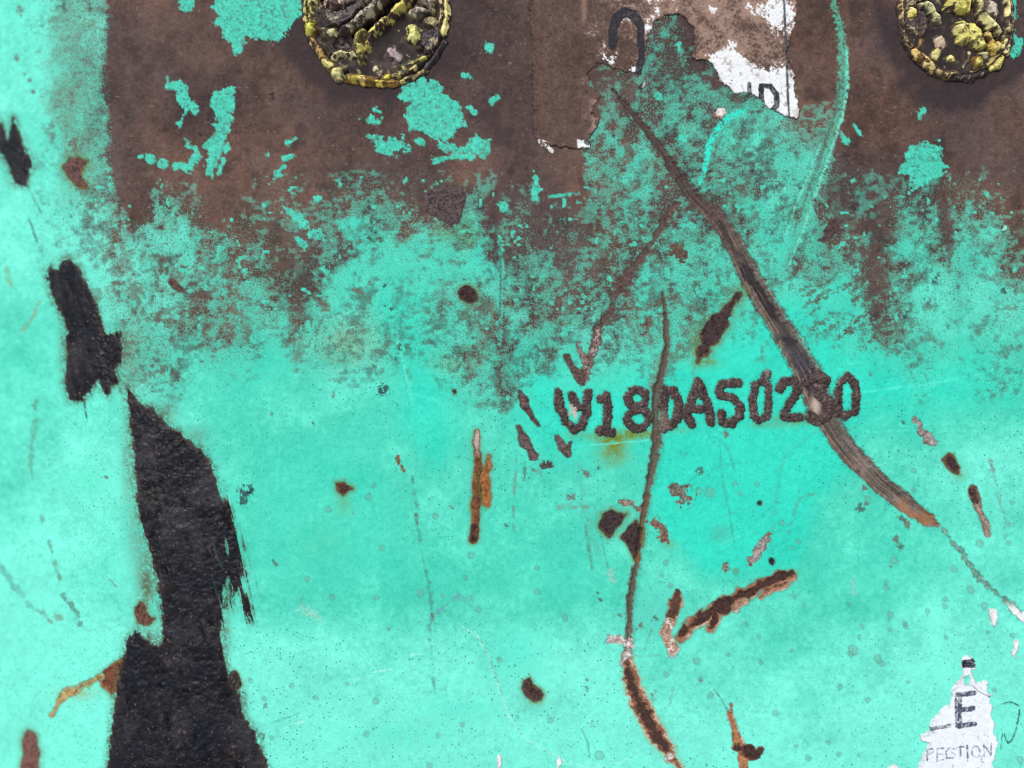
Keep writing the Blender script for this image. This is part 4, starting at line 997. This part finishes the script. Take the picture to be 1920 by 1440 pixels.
def face_material(name, spec=0.35):
    m = bpy.data.materials.new(name)
    m.use_nodes = True
    nt = m.node_tree
    L = nt.links.new
    b = nt.nodes['Principled BSDF']
    tint = N(nt, 'ShaderNodeAttribute', attribute_name='tint')
    surf = N(nt, 'ShaderNodeAttribute', attribute_name='surf')
    sp = N(nt, 'ShaderNodeSeparateColor')
    L(surf.outputs['Color'], sp.inputs[0])
    geo = N(nt, 'ShaderNodeNewGeometry')
    # fine grain of pigment and rust
    nz = N(nt, 'ShaderNodeTexNoise')
    nz.inputs['Scale'].default_value = 1500
    nz.inputs['Detail'].default_value = 3
    nz.inputs['Roughness'].default_value = 0.7
    L(geo.outputs['Position'], nz.inputs['Vector'])
    mr = N(nt, 'ShaderNodeMapRange')
    mr.inputs['From Min'].default_value = 0.3
    mr.inputs['From Max'].default_value = 0.7
    L(nz.outputs['Fac'], mr.inputs['Value'])
    amp = N(nt, 'ShaderNodeMath', operation='MULTIPLY_ADD')      # variation grows with grain
    L(sp.outputs[1], amp.inputs[0])
    amp.inputs[1].default_value = 0.30
    amp.inputs[2].default_value = 0.10
    cen = N(nt, 'ShaderNodeMath', operation='SUBTRACT')
    L(mr.outputs[0], cen.inputs[0])
    cen.inputs[1].default_value = 0.5
    mul = N(nt, 'ShaderNodeMath', operation='MULTIPLY_ADD')
    L(cen.outputs[0], mul.inputs[0])
    L(amp.outputs[0], mul.inputs[1])
    mul.inputs[2].default_value = 1.0
    # finely worn paint: grains of rust and of surviving paint
    n4 = N(nt, 'ShaderNodeTexNoise')
    n4.inputs['Scale'].default_value = 1050
    n4.inputs['Detail'].default_value = 2.5
    n4.inputs['Roughness'].default_value = 0.65
    L(geo.outputs['Position'], n4.inputs['Vector'])
    src = tint.outputs['Color']
    for lo, hi, cc_, k_ in ((0.50, 0.64, BROWN, 0.85), (0.47, 0.36, MINT_MID, 0.62)):
        g = N(nt, 'ShaderNodeMapRange')
        g.inputs['From Min'].default_value = lo
        g.inputs['From Max'].default_value = hi
        L(n4.outputs['Fac'], g.inputs['Value'])
        g2 = N(nt, 'ShaderNodeMath', operation='MULTIPLY')
        L(g.outputs[0], g2.inputs[0])
        L(surf.outputs['Alpha'], g2.inputs[1])
        g3 = N(nt, 'ShaderNodeMath', operation='MULTIPLY')
        L(g2.outputs[0], g3.inputs[0])
        g3.inputs[1].default_value = k_
        gm = N(nt, 'ShaderNodeMix', data_type='RGBA')
        L(g3.outputs[0], gm.inputs[0])
        L(src, gm.inputs[6])
        gm.inputs[7].default_value = (*cc_, 1)
        src = gm.outputs[2]
    vm = N(nt, 'ShaderNodeVectorMath', operation='SCALE')
    L(src, vm.inputs[0])
    L(mul.outputs[0], vm.inputs['Scale'])
    # pepper of soot specks on the paint
    vo = N(nt, 'ShaderNodeTexVoronoi', feature='F1')
    vo.inputs['Scale'].default_value = 1 / (6.2 * S)
    vo.inputs['Randomness'].default_value = 1.0
    L(geo.outputs['Position'], vo.inputs['Vector'])
    vs_ = N(nt, 'ShaderNodeSeparateColor')
    L(vo.outputs['Color'], vs_.inputs[0])
    rad = N(nt, 'ShaderNodeMapRange')
    rad.inputs['From Min'].default_value = 0.35
    rad.inputs['From Max'].default_value = 1.0
    rad.inputs['To Min'].default_value = 0.0
    rad.inputs['To Max'].default_value = 0.30
    L(vs_.outputs[0], rad.inputs['Value'])
    # stretch specks irregularly with a second noise
    n2 = N(nt, 'ShaderNodeTexNoise')
    n2.inputs['Scale'].default_value = 900
    L(geo.outputs['Position'], n2.inputs['Vector'])
    rr = N(nt, 'ShaderNodeMath', operation='MULTIPLY')
    L(rad.outputs[0], rr.inputs[0])
    n2m = N(nt, 'ShaderNodeMath', operation='MULTIPLY')
    L(n2.outputs['Fac'], n2m.inputs[0])
    n2m.inputs[1].default_value = 2.0
    L(n2m.outputs[0], rr.inputs[1])
    df = N(nt, 'ShaderNodeMath', operation='SUBTRACT')
    L(rr.outputs[0], df.inputs[0])
    L(vo.outputs['Distance'], df.inputs[1])
    spk = N(nt, 'ShaderNodeMapRange')
    spk.inputs['From Min'].default_value = -0.04
    spk.inputs['From Max'].default_value = 0.05
    L(df.outputs[0], spk.inputs['Value'])
    pk = N(nt, 'ShaderNodeMath', operation='MULTIPLY')
    L(spk.outputs[0], pk.inputs[0])
    L(sp.outputs[2], pk.inputs[1])
    pk2 = N(nt, 'ShaderNodeMath', operation='MULTIPLY')
    L(pk.outputs[0], pk2.inputs[0])
    pk2.inputs[1].default_value = 0.58
    mx = N(nt, 'ShaderNodeMix', data_type='RGBA')
    L(pk2.outputs[0], mx.inputs[0])
    L(vm.outputs[0], mx.inputs[6])
    mx.inputs[7].default_value = (*C(48, 74, 70), 1)
    L(mx.outputs[2], b.inputs['Base Color'])
    rg = N(nt, 'ShaderNodeMath', operation='MULTIPLY_ADD')
    L(cen.outputs[0], rg.inputs[0])
    rg.inputs[1].default_value = 0.12
    L(sp.outputs[0], rg.inputs[2])
    L(rg.outputs[0], b.inputs['Roughness'])
    b.inputs['Specular IOR Level'].default_value = spec
    # grain relief
    bp = N(nt, 'ShaderNodeBump')
    bp.inputs['Distance'].default_value = 0.00012
    bs = N(nt, 'ShaderNodeMath', operation='MULTIPLY_ADD')
    L(sp.outputs[1], bs.inputs[0])
    bs.inputs[1].default_value = 0.75
    bs.inputs[2].default_value = 0.10
    L(bs.outputs[0], bp.inputs['Strength'])
    L(nz.outputs['Fac'], bp.inputs['Height'])
    L(bp.outputs[0], b.inputs['Normal'])
    return m


M_PANEL = face_material('weathered_green_paint', 0.12)
M_WELD = face_material('rusty_weld_metal', 0.20)
M_TAR = face_material('black_tar', 0.22)
M_PAPER = face_material('torn_paper', 0.12)


# ------------------------------------------------------------------ the panel's large form: it bends away at the left
def form(X, Y):
    xb = 175 + 0.02 * np.clip(Y, -200, 1600)
    t = (xb - X) / 38.0
    sp = np.where(t > 30, t, np.log1p(np.exp(np.minimum(t, 30)))) * 38.0
    lin = np.minimum(sp, 330)
    z = -math.tan(math.radians(40)) * lin * S - 0.6 * np.maximum(sp - 330, 0) * S
    return z


def to_world(X, Y, zmm):
    z = form(X, Y)
    k = 1.0 - z / D                        # the marks were measured in the photograph: on the receding flank their true spacing is larger
    x = (X - 960) * S * k
    y = (720 - Y) * S * k
    return np.stack([x, y, z + zmm * 0.001], -1)


def mesh_from(name, co, quads, col, surf, speck, mat, parent=None):
    me = bpy.data.meshes.new(name)
    me.vertices.add(len(co))
    me.vertices.foreach_set('co', co.astype(np.float32).ravel())
    me.loops.add(len(quads) * 4)
    me.loops.foreach_set('vertex_index', quads.astype(np.int32).ravel())
    me.polygons.add(len(quads))
    me.polygons.foreach_set('loop_start', np.arange(0, len(quads) * 4, 4, dtype=np.int32))
    me.polygons.foreach_set('use_smooth', np.ones(len(quads), bool))
    me.update(calc_edges=True)
    one = np.ones((len(co), 1), np.float32)
    spk = speck.reshape(-1, 1)
    for nm, arr in (('tint', np.clip(col, 0, 0.93)), ('surf', np.clip(surf, 0, 1))):
        at = me.attributes.new(nm, 'FLOAT_COLOR', 'POINT')
        at.data.foreach_set('color', np.concatenate([arr.astype(np.float32), one if nm == 'tint' else spk], 1).ravel().astype(np.float32))
    me.materials.append(mat)
    o = bpy.data.objects.new(name, me)
    scene.collection.objects.link(o)
    if parent:
        o.parent = parent
    return o


def grow(core0, core1, step, out, lead):
    core = np.arange(core0, core1 + step, step)
    ext, d = [], step
    x = core[-1]
    while x < core[-1] + out:
        d = min(d * 1.22, 34)
        x += d
        ext.append(x)
    ext2, d, x = [], step, core[0]
    while x > core[0] - lead:
        d = min(d * 1.22, 34)
        x -= d
        ext2.append(x)
    return np.array(ext2[::-1] + list(core) + ext)


# ------------------------------------------------------------------ build the panel
STEP = 1.9
gx = grow(-24, 1944, STEP, 1500, 1300)
gy = grow(-24, 1464, STEP, 1300, 1300)
F = Field(gx, gy, False)
paint(F)
H, Wd = F.X.shape
co = to_world(F.X, F.Y, F.z).reshape(-1, 3)
idx = np.arange(H * Wd).reshape(H, Wd)
quads = np.stack([idx[:-1, :-1], idx[1:, :-1], idx[1:, 1:], idx[:-1, 1:]], -1).reshape(-1, 4)
# plate edge: a rim going down 18 mm and a back
ring = np.concatenate([idx[0, :-1], idx[:-1, -1], idx[-1, :0:-1], idx[:0:-1, 0]])
low = co[ring].copy()
low[:, 2] -= 0.018
n0 = len(co)
co = np.concatenate([co, low])
rn = len(ring)
k = np.arange(rn)
k2 = (k + 1) % rn
quads = np.concatenate([quads, np.stack([ring[k], ring[k2], n0 + k2, n0 + k], -1)])
fc = F.col.reshape(-1, 3)
fs = F.surf.reshape(-1, 3)
fk = F.speck.reshape(-1)
fc = np.concatenate([fc, fc[ring]])
fs = np.concatenate([fs, fs[ring]])
fk = np.concatenate([fk, fk[ring]])
panel = mesh_from('steel_panel', co, quads, fc, fs, fk, M_PANEL)
panel['label'] = 'mint green painted steel panel, its upper part worn to brown rust'
panel['category'] = 'panel'
del F, co, quads, fc, fs


# ------------------------------------------------------------------ pieces lifted from the face as objects of their own
def piece(name, keys, bbox, mat, step, parent, lift=0.05, sink=0.22, label=None, cat=None, group=None, painter=None):
    x0, y0, x1, y1 = bbox
    F = Field(np.arange(x0, x1, step), np.arange(y0, y1, step), True)
    (painter or paint)(F)
    sel = np.isin(F.id, keys)
    if sel.sum() < 6:
        return None
    fsel = (sel[:-1, :-1].astype(int) + sel[1:, :-1] + sel[1:, 1:] + sel[:-1, 1:]) >= 2
    h, w = F.X.shape
    idx = np.arange(h * w).reshape(h, w)
    q = np.stack([idx[:-1, :-1], idx[1:, :-1], idx[1:, 1:], idx[:-1, 1:]], -1)[fsel]
    cnt = np.zeros(h * w, int)
    np.add.at(cnt, q.ravel(), 1)
    border = (cnt < 4).reshape(h, w)
    z = F.z + lift - sink * border
    co = to_world(F.X, F.Y, z).reshape(-1, 3)
    used = np.unique(q)
    remap = np.zeros(h * w, np.int64)
    remap[used] = np.arange(len(used))
    o = mesh_from(name, co[used], remap[q], F.col.reshape(-1, 3)[used], F.surf.reshape(-1, 3)[used], F.speck.reshape(-1)[used], mat, parent)
    if label:
        o['label'] = label
    if cat:
        o['category'] = cat
    if group:
        o['group'] = group
    return o


def bb(pts, pad):
    w = max((p[2] if len(p) > 2 else 0) for p in pts)
    return (min(p[0] for p in pts) - w - pad, min(p[1] for p in pts) - w - pad, max(p[0] for p in pts) + w + pad, max(p[1] for p in pts) + w + pad)


piece('gouge', [1], bb(GOUGE_A, 10), M_WELD, 1.5, panel, label='wide diagonal scraped gouge crossing the welded number')
piece('gouge', [2], bb(GOUGE_B, 8), M_WELD, 1.4, panel, label='thin near vertical rusty gouge crossing the welded number')
piece('gouge', [3], bb(GOUGE_C, 8), M_WELD, 1.4, panel, label='dark rusty lower end of the thin gouge at the bottom edge')
piece('gouge', [5], bb(GOUGE_E, 8), M_WELD, 1.3, panel, label='broken brown scrape branching down left from the wide gouge')
piece('gouge', [4], bb(GOUGE_D, 8), M_WELD, 1.4, panel, label='fine flaking scratch running on from the wide gouge')

for key, q in SC.items():
    piece(q['name'], [key], bb(q['pts'], 10), M_WELD, 1.2, panel, label=q['label'])

names = ['letter W', 'digit 1', 'digit 8', 'letter D', 'letter A', 'digit 5', 'digit 0 after the 5', 'digit 2', 'digit 3, half scraped away', 'last digit 0']
for k, (ch, strokes, hw) in enumerate(CHARS):
    pts = [(x, y, hw) for st in strokes for x, y in st]
    piece('weld_character', [301 + k], bb(pts, 10), M_WELD, 1.1, panel, lift=0.02, sink=0.35, label='dark weld bead ' + names[k])

for key, (pts, lab) in TARS.items():
    piece('tar_smear', [key], bb(pts, 10), M_TAR, 1.6, panel, lift=0.02, sink=0.25, label=lab)


def decal(name, key, pts, label, group=None):
    kids = [k for k, v in PRINTS.items() if v[0] == key]
    o = piece(name, [key] + kids, bb(pts, 6), M_PAPER, 1.25, None, lift=0.06, sink=0.28, label=label, cat='label', group=group)
    for k in kids:
        if k == 414:
            continue
        st = [p for q in PRINTS[k][1] for p in q]
        piece('printed_letter' if k not in (415, 437) else 'printed_bar', [k], bb(st, 5), M_PAPER, 0.9, o, lift=0.085, sink=0.0)
    return o


decal('paper_label', 401, DECAL_A, 'torn dirty white and brown paper label at the top between two caps')
decal('paper_label', 402, DECAL_B, 'torn white label with faded E and PECTION in lower right corner')
for key, (pts, lab) in SCRAPS.items():
    decal('paper_scrap' if key != 429 else 'paint_chip', key, pts, lab)


# ------------------------------------------------------------------ the two broken yellow caps
M_CAP = face_material('crusted_yellow_paint', 0.30)
YEL = C(214, 203, 98)
YELB = C(226, 214, 84)
CREAM = C(208, 200, 150)
OCH = C(176, 136, 58)
TANC = C(164, 148, 110)
GRN = C(200, 206, 150)
DK = C(45, 37, 37)
DKP = C(66, 58, 64)
BLK = C(14, 10, 10)
PINKB = C(150, 122, 114)


def el(x, y, rx, ry, rot=0, n=16):
    a = math.radians(rot)
    return [(x + rx * math.cos(t) * math.cos(a) - ry * math.sin(t) * math.sin(a), y + rx * math.cos(t) * math.sin(a) + ry * math.sin(t) * math.cos(a)) for t in np.linspace(0, 2 * math.pi, n, endpoint=False)]


# name, kind, points, rise mm (negative: hollow), under colour, paint colour, paint coverage
CAP_L = dict(c=(703, 26), r=134, feats=[
    ('rim', 's', [(703 + 128 * math.cos(a), 26 + 128 * math.sin(a), 6.5) for a in np.linspace(0, 6.2832, 40)], 2.2, C(70, 60, 50), C(196, 178, 96), 0.42),
    ('inner_body', 'p', [(598, 10), (612, -40), (690, -40), (725, -5), (690, 30), (655, 62), (620, 58), (604, 40)], 2.6, C(78, 70, 68), TANC, 0.12),
    ('inner_body', 'p', [(790, 62), (826, 50), (832, 80), (815, 108), (796, 112), (784, 92)], 2.2, DKP, TANC, 0.14),
    ('bare_knob', 'p', el(641, 2, 40, 24, -18), 4.6, C(112, 84, 76), C(176, 152, 142), 0.55),
    ('slot', 'p', [(690, 30), (728, -6), (755, -40), (796, -40), (758, 16), (726, 46), (696, 70), (660, 84), (664, 62)], -4.5, BLK, BLK, 0),
    ('rib', 's', [(752, -30, 11), (724, -2, 12), (702, 17, 13), (684, 32, 13), (666, 49, 12), (646, 63, 9)], 4.6, C(92, 84, 80), C(176, 168, 152), 0.48),
    ('rib', 's', [(796, -30, 9), (774, -2, 10), (756, 17, 11), (736, 35, 11), (716, 52, 11), (699, 69, 10), (690, 86, 9), (688, 98, 6)], 4.8, C(92, 70, 66), YEL, 0.72),
    ('rib', 's', [(681, 62, 8), (673, 82, 12), (677, 104, 10), (680, 116, 7)], 3.2, C(112, 104, 60), C(186, 178, 92), 0.6),
    ('hollow', 'p', [(622, 84), (634, 74), (650, 78), (656, 90), (648, 98), (630, 96)], -1.6, C(34, 20, 18), C(60, 40, 36), 0.3),
    ('paint_lump', 's', [(598, 58, 8), (612, 64, 13), (628, 62, 9)], 2.6, C(96, 86, 66), C(188, 182, 120), 0.42),
    ('paint_lump', 's', [(592, 78, 6), (606, 92, 7), (622, 106, 7)], 2.0, C(84, 74, 58), C(182, 172, 104), 0.4),
    ('paint_lump', 's', [(626, 111, 6), (643, 104, 9), (660, 106, 10), (668, 110, 6)], 3.0, C(78, 70, 60), CREAM, 0.5),
    ('paint_lump', 'p', el(803, 14, 20, 28, 8), 3.6, C(112, 100, 80), C(172, 164, 118), 0.55),
    ('paint_lump', 'p', el(784, 27, 16, 16), 4.8, C(140, 126, 110), C(214, 204, 184), 0.88),
    ('paint_lump', 'p', el(809, 46, 15, 13), 3.2, C(100, 90, 76), C(178, 168, 116), 0.55),
    ('paint_lump', 'p', [(757, 76), (760, 56), (774, 48), (790, 54), (795, 72), (786, 84), (778, 90), (764, 86)], 4.6, C(122, 108, 80), C(224, 218, 128), 0.82),
    ('paint_lump', 'p', el(786, 96, 11, 9, 20), 2.4, C(72, 64, 62), C(150, 146, 120), 0.3),
    ('bare_knob', 'p', el(736, 107, 16, 14), 1.4, C(84, 70, 70), C(150, 134, 134), 0.55),
    ('paint_fleck', 'p', el(709, 134, 9, 7, 30), 1.4, C(100, 90, 76), C(186, 178, 140), 0.7),
    ('paint_fleck', 'p', el(728, 146, 10, 7, -10), 1.8, OCH, YELB, 0.85),
    ('paint_fleck', 'p', el(744, 131, 7, 8, 0), 1.2, C(100, 92, 76), C(160, 152, 116), 0.5),
    ('paint_fleck', 's', [(757, 128, 6), (770, 121, 7), (786, 116, 6), (798, 110, 4)], 1.8, C(100, 92, 70), C(196, 188, 96), 0.7),
    ('rim', 's', [(600, -40, 8), (592, -12, 8), (586, 12, 8), (585, 28, 8), (588, 46, 8)], 3.0, C(90, 82, 60), C(198, 190, 108), 0.72),
    ('rim', 's', [(590, 74, 5), (598, 94, 5), (608, 113, 6)], 2.4, C(104, 78, 52), C(184, 148, 84), 0.72),
    ('rim', 's', [(608, 116, 6), (620, 127, 9), (633, 137, 9)], 2.8, C(110, 98, 60), C(208, 200, 116), 0.68),
    ('rim', 's', [(640, 143, 8), (658, 148, 9), (680, 152, 9), (704, 156, 8), (730, 158, 7), (752, 155, 6)], 3.0, OCH, C(212, 192, 84), 0.66),
    ('rim', 's', [(754, 154, 5), (778, 145, 5), (800, 131, 5)], 2.0, C(96, 80, 58), C(186, 170, 104), 0.6),
    ('rim', 's', [(800, 128, 6), (820, 104, 7), (832, 78, 6)], 1.8, DKP, C(130, 122, 90), 0.18),
    ('rim', 's', [(836, -10, 5), (838, 24, 5), (837, 44, 6), (831, 68, 4)], 2.4, C(90, 82, 70), C(212, 200, 130), 0.66),
    ('paint_blob', 'p', el(587, 61, 12, 13), 4.0, OCH, YELB, 0.9),
    ('paint_blob', 'p', el(637, 141, 13, 12), 4.0, TANC, C(222, 212, 144), 0.88),
    ('dark_dab', 'p', el(650, 138, 5, 6), 3.6, DK, DK, 0),
])
CAP_R = dict(c=(1790, 43), r=106, feats=[
    ('rim', 's', [(1790 + 101 * math.cos(a), 43 + 101 * math.sin(a), 6.0) for a in np.linspace(0, 6.2832, 36)], 2.0, C(70, 58, 48), C(188, 164, 92), 0.40),
    ('inner_body', 'p', [(1690, 10), (1710, -40), (1760, -40), (1764, 20), (1735, 50), (1730, 75), (1706, 66)], 1.6, C(74, 66, 64), TANC, 0.12),
    ('bare_knob', 'p', el(1758, 79, 12, 12), 0.9, C(96, 80, 72), C(168, 142, 122), 0.6),
    ('paint_lump', 'p', [(1764, -40), (1812, -40), (1815, 24), (1806, 36), (1786, 33), (1764, 22), (1770, 4)], 4.2, C(98, 78, 50), C(196, 186, 96), 0.62),
    ('paint_lump', 's', [(1806, -30, 8), (1808, 4, 9), (1810, 26, 7)], 4.8, OCH, YEL, 0.8),
    ('slot', 's', [(1814, -30, 5), (1818, 8, 6), (1828, 36, 7), (1844, 62, 8), (1850, 92, 6)], -1.6, C(40, 24, 18), C(60, 36, 24), 0.3),
    ('rib', 's', [(1818, -30, 9), (1826, 4, 10), (1836, 24, 11), (1850, 46, 11), (1866, 68, 9)], 4.4, C(92, 80, 64), C(204, 198, 136), 0.78),
    ('bare_knob', 'p', el(1854, 20, 13, 28, -12), 4.0, C(120, 100, 88), C(192, 180, 162), 0.66),
    ('paint_lump', 'p', [(1782, 56), (1800, 45), (1824, 48), (1840, 64), (1851, 94), (1846, 104), (1832, 102), (1810, 95), (1790, 77)], 4.8, C(112, 96, 60), C(206, 198, 106), 0.82),
    ('paint_lump', 'p', el(1862, 92, 17, 14, -20), 3.6, OCH, C(214, 190, 92), 0.8),
    ('paint_lump', 'p', el(1852, 74, 8, 14, -30), 3.6, C(120, 90, 50), C(190, 170, 90), 0.6),
    ('paint_lump', 'p', el(1880, 82, 10, 17, 15), 3.4, C(110, 96, 70), C(214, 206, 136), 0.76),
    ('paint_chip', 's', [(1718, 14, 6), (1732, 12, 8), (1744, 28, 10), (1752, 42, 11)], 4.8, C(120, 100, 80), C(206, 210, 156), 0.86),
    ('chip_side', 's', [(1726, 28, 5), (1727, 48, 8), (1726, 70, 5)], 3.0, C(102, 88, 88), TANC, 0.1),
    ('paint_blob', 'p', el(1708, 28, 9, 11), 3.2, C(110, 96, 40), C(206, 196, 92), 0.78),
    ('paint_fleck', 's', [(1726, 76, 5), (1724, 84, 4), (1718, 92, 2)], 1.6, OCH, C(200, 180, 90), 0.7),
    ('paint_fleck', 'p', el(1752, 107, 9, 12, 0), 1.8, C(120, 108, 70), C(190, 180, 110), 0.8),
    ('paint_fleck', 'p', [(1768, 114), (1780, 102), (1790, 110), (1794, 120), (1780, 120)], 1.8, C(110, 98, 60), C(210, 200, 120), 0.76),
    ('paint_fleck', 's', [(1816, 102, 3), (1812, 116, 4), (1804, 128, 3)], 1.6, C(110, 92, 70), C(186, 168, 120), 0.6),
    ('paint_fleck', 'p', el(1842, 104, 10, 7, -10), 2.6, C(120, 104, 80), C(214, 206, 150), 0.72),
    ('paint_blob', 'p', el(1828, 117, 9, 9), 3.0, OCH, C(216, 206, 104), 0.9),
    ('rim', 's', [(1690, -20, 6), (1687, 20, 6), (1690, 50, 6), (1698, 78, 6), (1712, 98, 6)], 2.4, C(74, 58, 44), C(172, 136, 76), 0.42),
    ('rim', 's', [(1712, 99, 6), (1726, 112, 8), (1740, 123, 9), (1753, 133, 7)], 3.0, C(140, 100, 44), C(212, 186, 112), 0.62),
    ('rim', 's', [(1756, 136, 7), (1772, 143, 9), (1788, 143, 8)], 2.6, C(116, 92, 58), C(184, 164, 120), 0.62),
    ('rim', 's', [(1790, 148, 5), (1820, 147, 6), (1846, 138, 6)], 1.6, DKP, C(150, 130, 100), 0.16),
    ('rim', 's', [(1856, 131, 7), (1868, 122, 9), (1878, 110, 7)], 2.6, C(92, 82, 60), C(206, 198, 104), 0.6),
    ('rim', 's', [(1884, 102, 5), (1893, 80, 5), (1897, 50, 5), (1895, 20, 5), (1888, -10, 5)], 2.2, C(92, 80, 60), C(196, 182, 110), 0.5),
    ('rim', 's', [(1880, -20, 6), (1886, 16, 7), (1888, 40, 8), (1886, 56, 6)], 3.0, C(86, 74, 60), C(216, 204, 140), 0.6),
])


def cap_painter(cp, only=None):
    cx, cy = cp['c']

    def fn(F):
        X, Y = F.X, F.Y
        n_f = fbm(X, Y, 8, 10, 3, 0.75)
        n_p = fbm(X, Y, 3.2, 14, 2, 0.8)
        n_m = fbm(X, Y, 24, 6, 3)
        rr = np.hypot(X - cx, Y - cy) + 0.5 * n_m
        q = np.clip(rr / cp['r'], 0, 1.3)
        F.z[:] = 0.5 + 1.0 * np.sqrt(np.clip(1 - q * q, 0, 1)) + 0.16 * n_m + 0.03 * n_f + 0.008 * n_p + 0.5 * np.exp(-((q - 0.96) / 0.05) ** 2)
        F.col[:] = DK * np.clip(1 + 0.08 * n_f + 0.08 * n_p + 0.20 * n_m, 0.3, 2)[..., None]
        fl = np.clip((fbm(X, Y, 10, 51, 3, 0.7) + 1.2 * sm(0.55, 1.0, q) - 2.2) * 1.2, 0, 0.7)[..., None]
        F.col[:] = F.col * (1 - fl) + C(168, 158, 112) * fl
        pk = np.clip((n_m - 0.9) * 0.4, 0, 0.35)[..., None]
        F.col[:] = F.col * (1 - pk) + C(104, 86, 82) * pk
        F.surf[..., 0] = 0.78
        F.surf[..., 1] = 0.5
        F.id[:] = np.where(rr < cp['r'], 1, 0)
        base = F.z.copy()
        for k, (nm, kd, pts, h, c0, c1, cvg) in enumerate(cp['feats']):
            r = shape(F, kd, pts, 8, 0, 8, k)
            if r is None:
                continue
            s, d, xx, yy = r
            d = d + (2.3 if kd == 'p' else 1.3) * fbm(xx, yy, 21, 5 + k, 3, 0.6) - (1.0 if kd == 'p' else 0.5)
            m = cover(d, 1.8)
            dep = 12.0
            t = np.clip(-d / dep, 0, 1)
            prof = 0.35 * np.sqrt(np.clip(1 - (1 - t) ** 2, 0, 1)) + 0.65 * t * t * (3 - 2 * t)
            rough_ = 1 + 0.03 * n_f[s] + 0.12 * fbm(xx, yy, 22, 9 + k, 2)
            if h > 0:
                zf = base[s] - 0.2 + 0.3 * prof + h * 1.0 * prof * rough_ + 0.02 * n_p[s]
                z_new = np.where(d < 0, np.maximum(F.z[s] * 0 + zf, base[s] * 0), F.z[s])
            else:
                z_new = F.z[s] + h * prof * m
            u = cdf(0.9 * fbm(xx, yy, 17, 20 + k, 4, 0.7) + 0.25 * n_p[s])
            pm = np.clip((cvg - u) / 0.22 + 0.5, 0, 1) if cvg > 0 else np.zeros_like(u)
            pm = pm * sm(0.0, 4.5, -d + 2.2 * fbm(xx, yy, 9, 44 + k, 2) - 0.5)
            tone = fbm(xx, yy, 16, 33 + k, 3, 0.6)
            c1 = np.minimum(np.asarray(c1) * 1.18 + 0.025, 0.8)
            pc = c1 * np.clip(1 + 0.10 * tone + 0.06 * n_f[s], 0.6, 1.3)[..., None]
            blc = np.clip(0.4 * tone - 0.25, 0, 0.5)[..., None]
            pc = pc * (1 - blc) + C(216, 208, 176) * blc
            uc = (0.5 * np.asarray(c0) + 0.5 * DK if h > 0 else np.asarray(c0)) * np.clip(1 + 0.20 * n_f[s] + 0.18 * n_p[s], 0.3, 2)[..., None]
            col = uc * (1 - pm[..., None]) + pc * pm[..., None]
            spk = np.clip((n_p[s] + 0.5 * n_f[s] - 1.5) * 1.2, 0, 0.75)[..., None] * (1 if h > 0 else 0)
            col = col * (1 - spk) + C(58, 46, 40) * spk
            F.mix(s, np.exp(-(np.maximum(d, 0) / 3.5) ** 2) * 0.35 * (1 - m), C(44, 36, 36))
            F.mix(s, m, col, 0.42, 0.35)
            
            if only != 1:
                F.z[s] = z_new
            elif h < 0:
                F.z[s] = z_new
            F.id[s] = np.where(d < 0, 10 + k, F.id[s])
        if only == 1:
            F.id[:] = np.where((rr < cp['r']), 1, 0)
    return fn


def build_cap(cp, label):
    cx, cy = cp['c']
    e = bpy.data.objects.new('yellow_cap', None)
    scene.collection.objects.link(e)
    e.empty_display_size = 0.01
    e.location = ((cx - 960) * S, (720 - cy) * S, 0)
    e['label'] = label
    e['category'] = 'cap'
    e['group'] = 'broken yellow caps along the top edge'
    off = Matrix.Translation(-e.location)
    r = cp['r'] + 8
    made = [piece('packed_dirt', [1], (cx - r, cy - r, cx + r, cy + r), M_CAP, 1.3, e, lift=0.0, sink=1.6, painter=cap_painter(cp, 1))]
    for k, f in enumerate(cp['feats']):
        if f[3] < 0:
            continue
        made.append(piece(f[0], [10 + k], bb(f[2], 8), M_CAP, 1.0, e, lift=0.12, sink=0.5, painter=cap_painter(cp)))
    for o in made:
        if o:
            o.matrix_parent_inverse = off
    return e


build_cap(CAP_L, 'larger broken yellow cap at the top, left of the torn paper label')
build_cap(CAP_R, 'smaller broken yellow cap in the upper right corner')
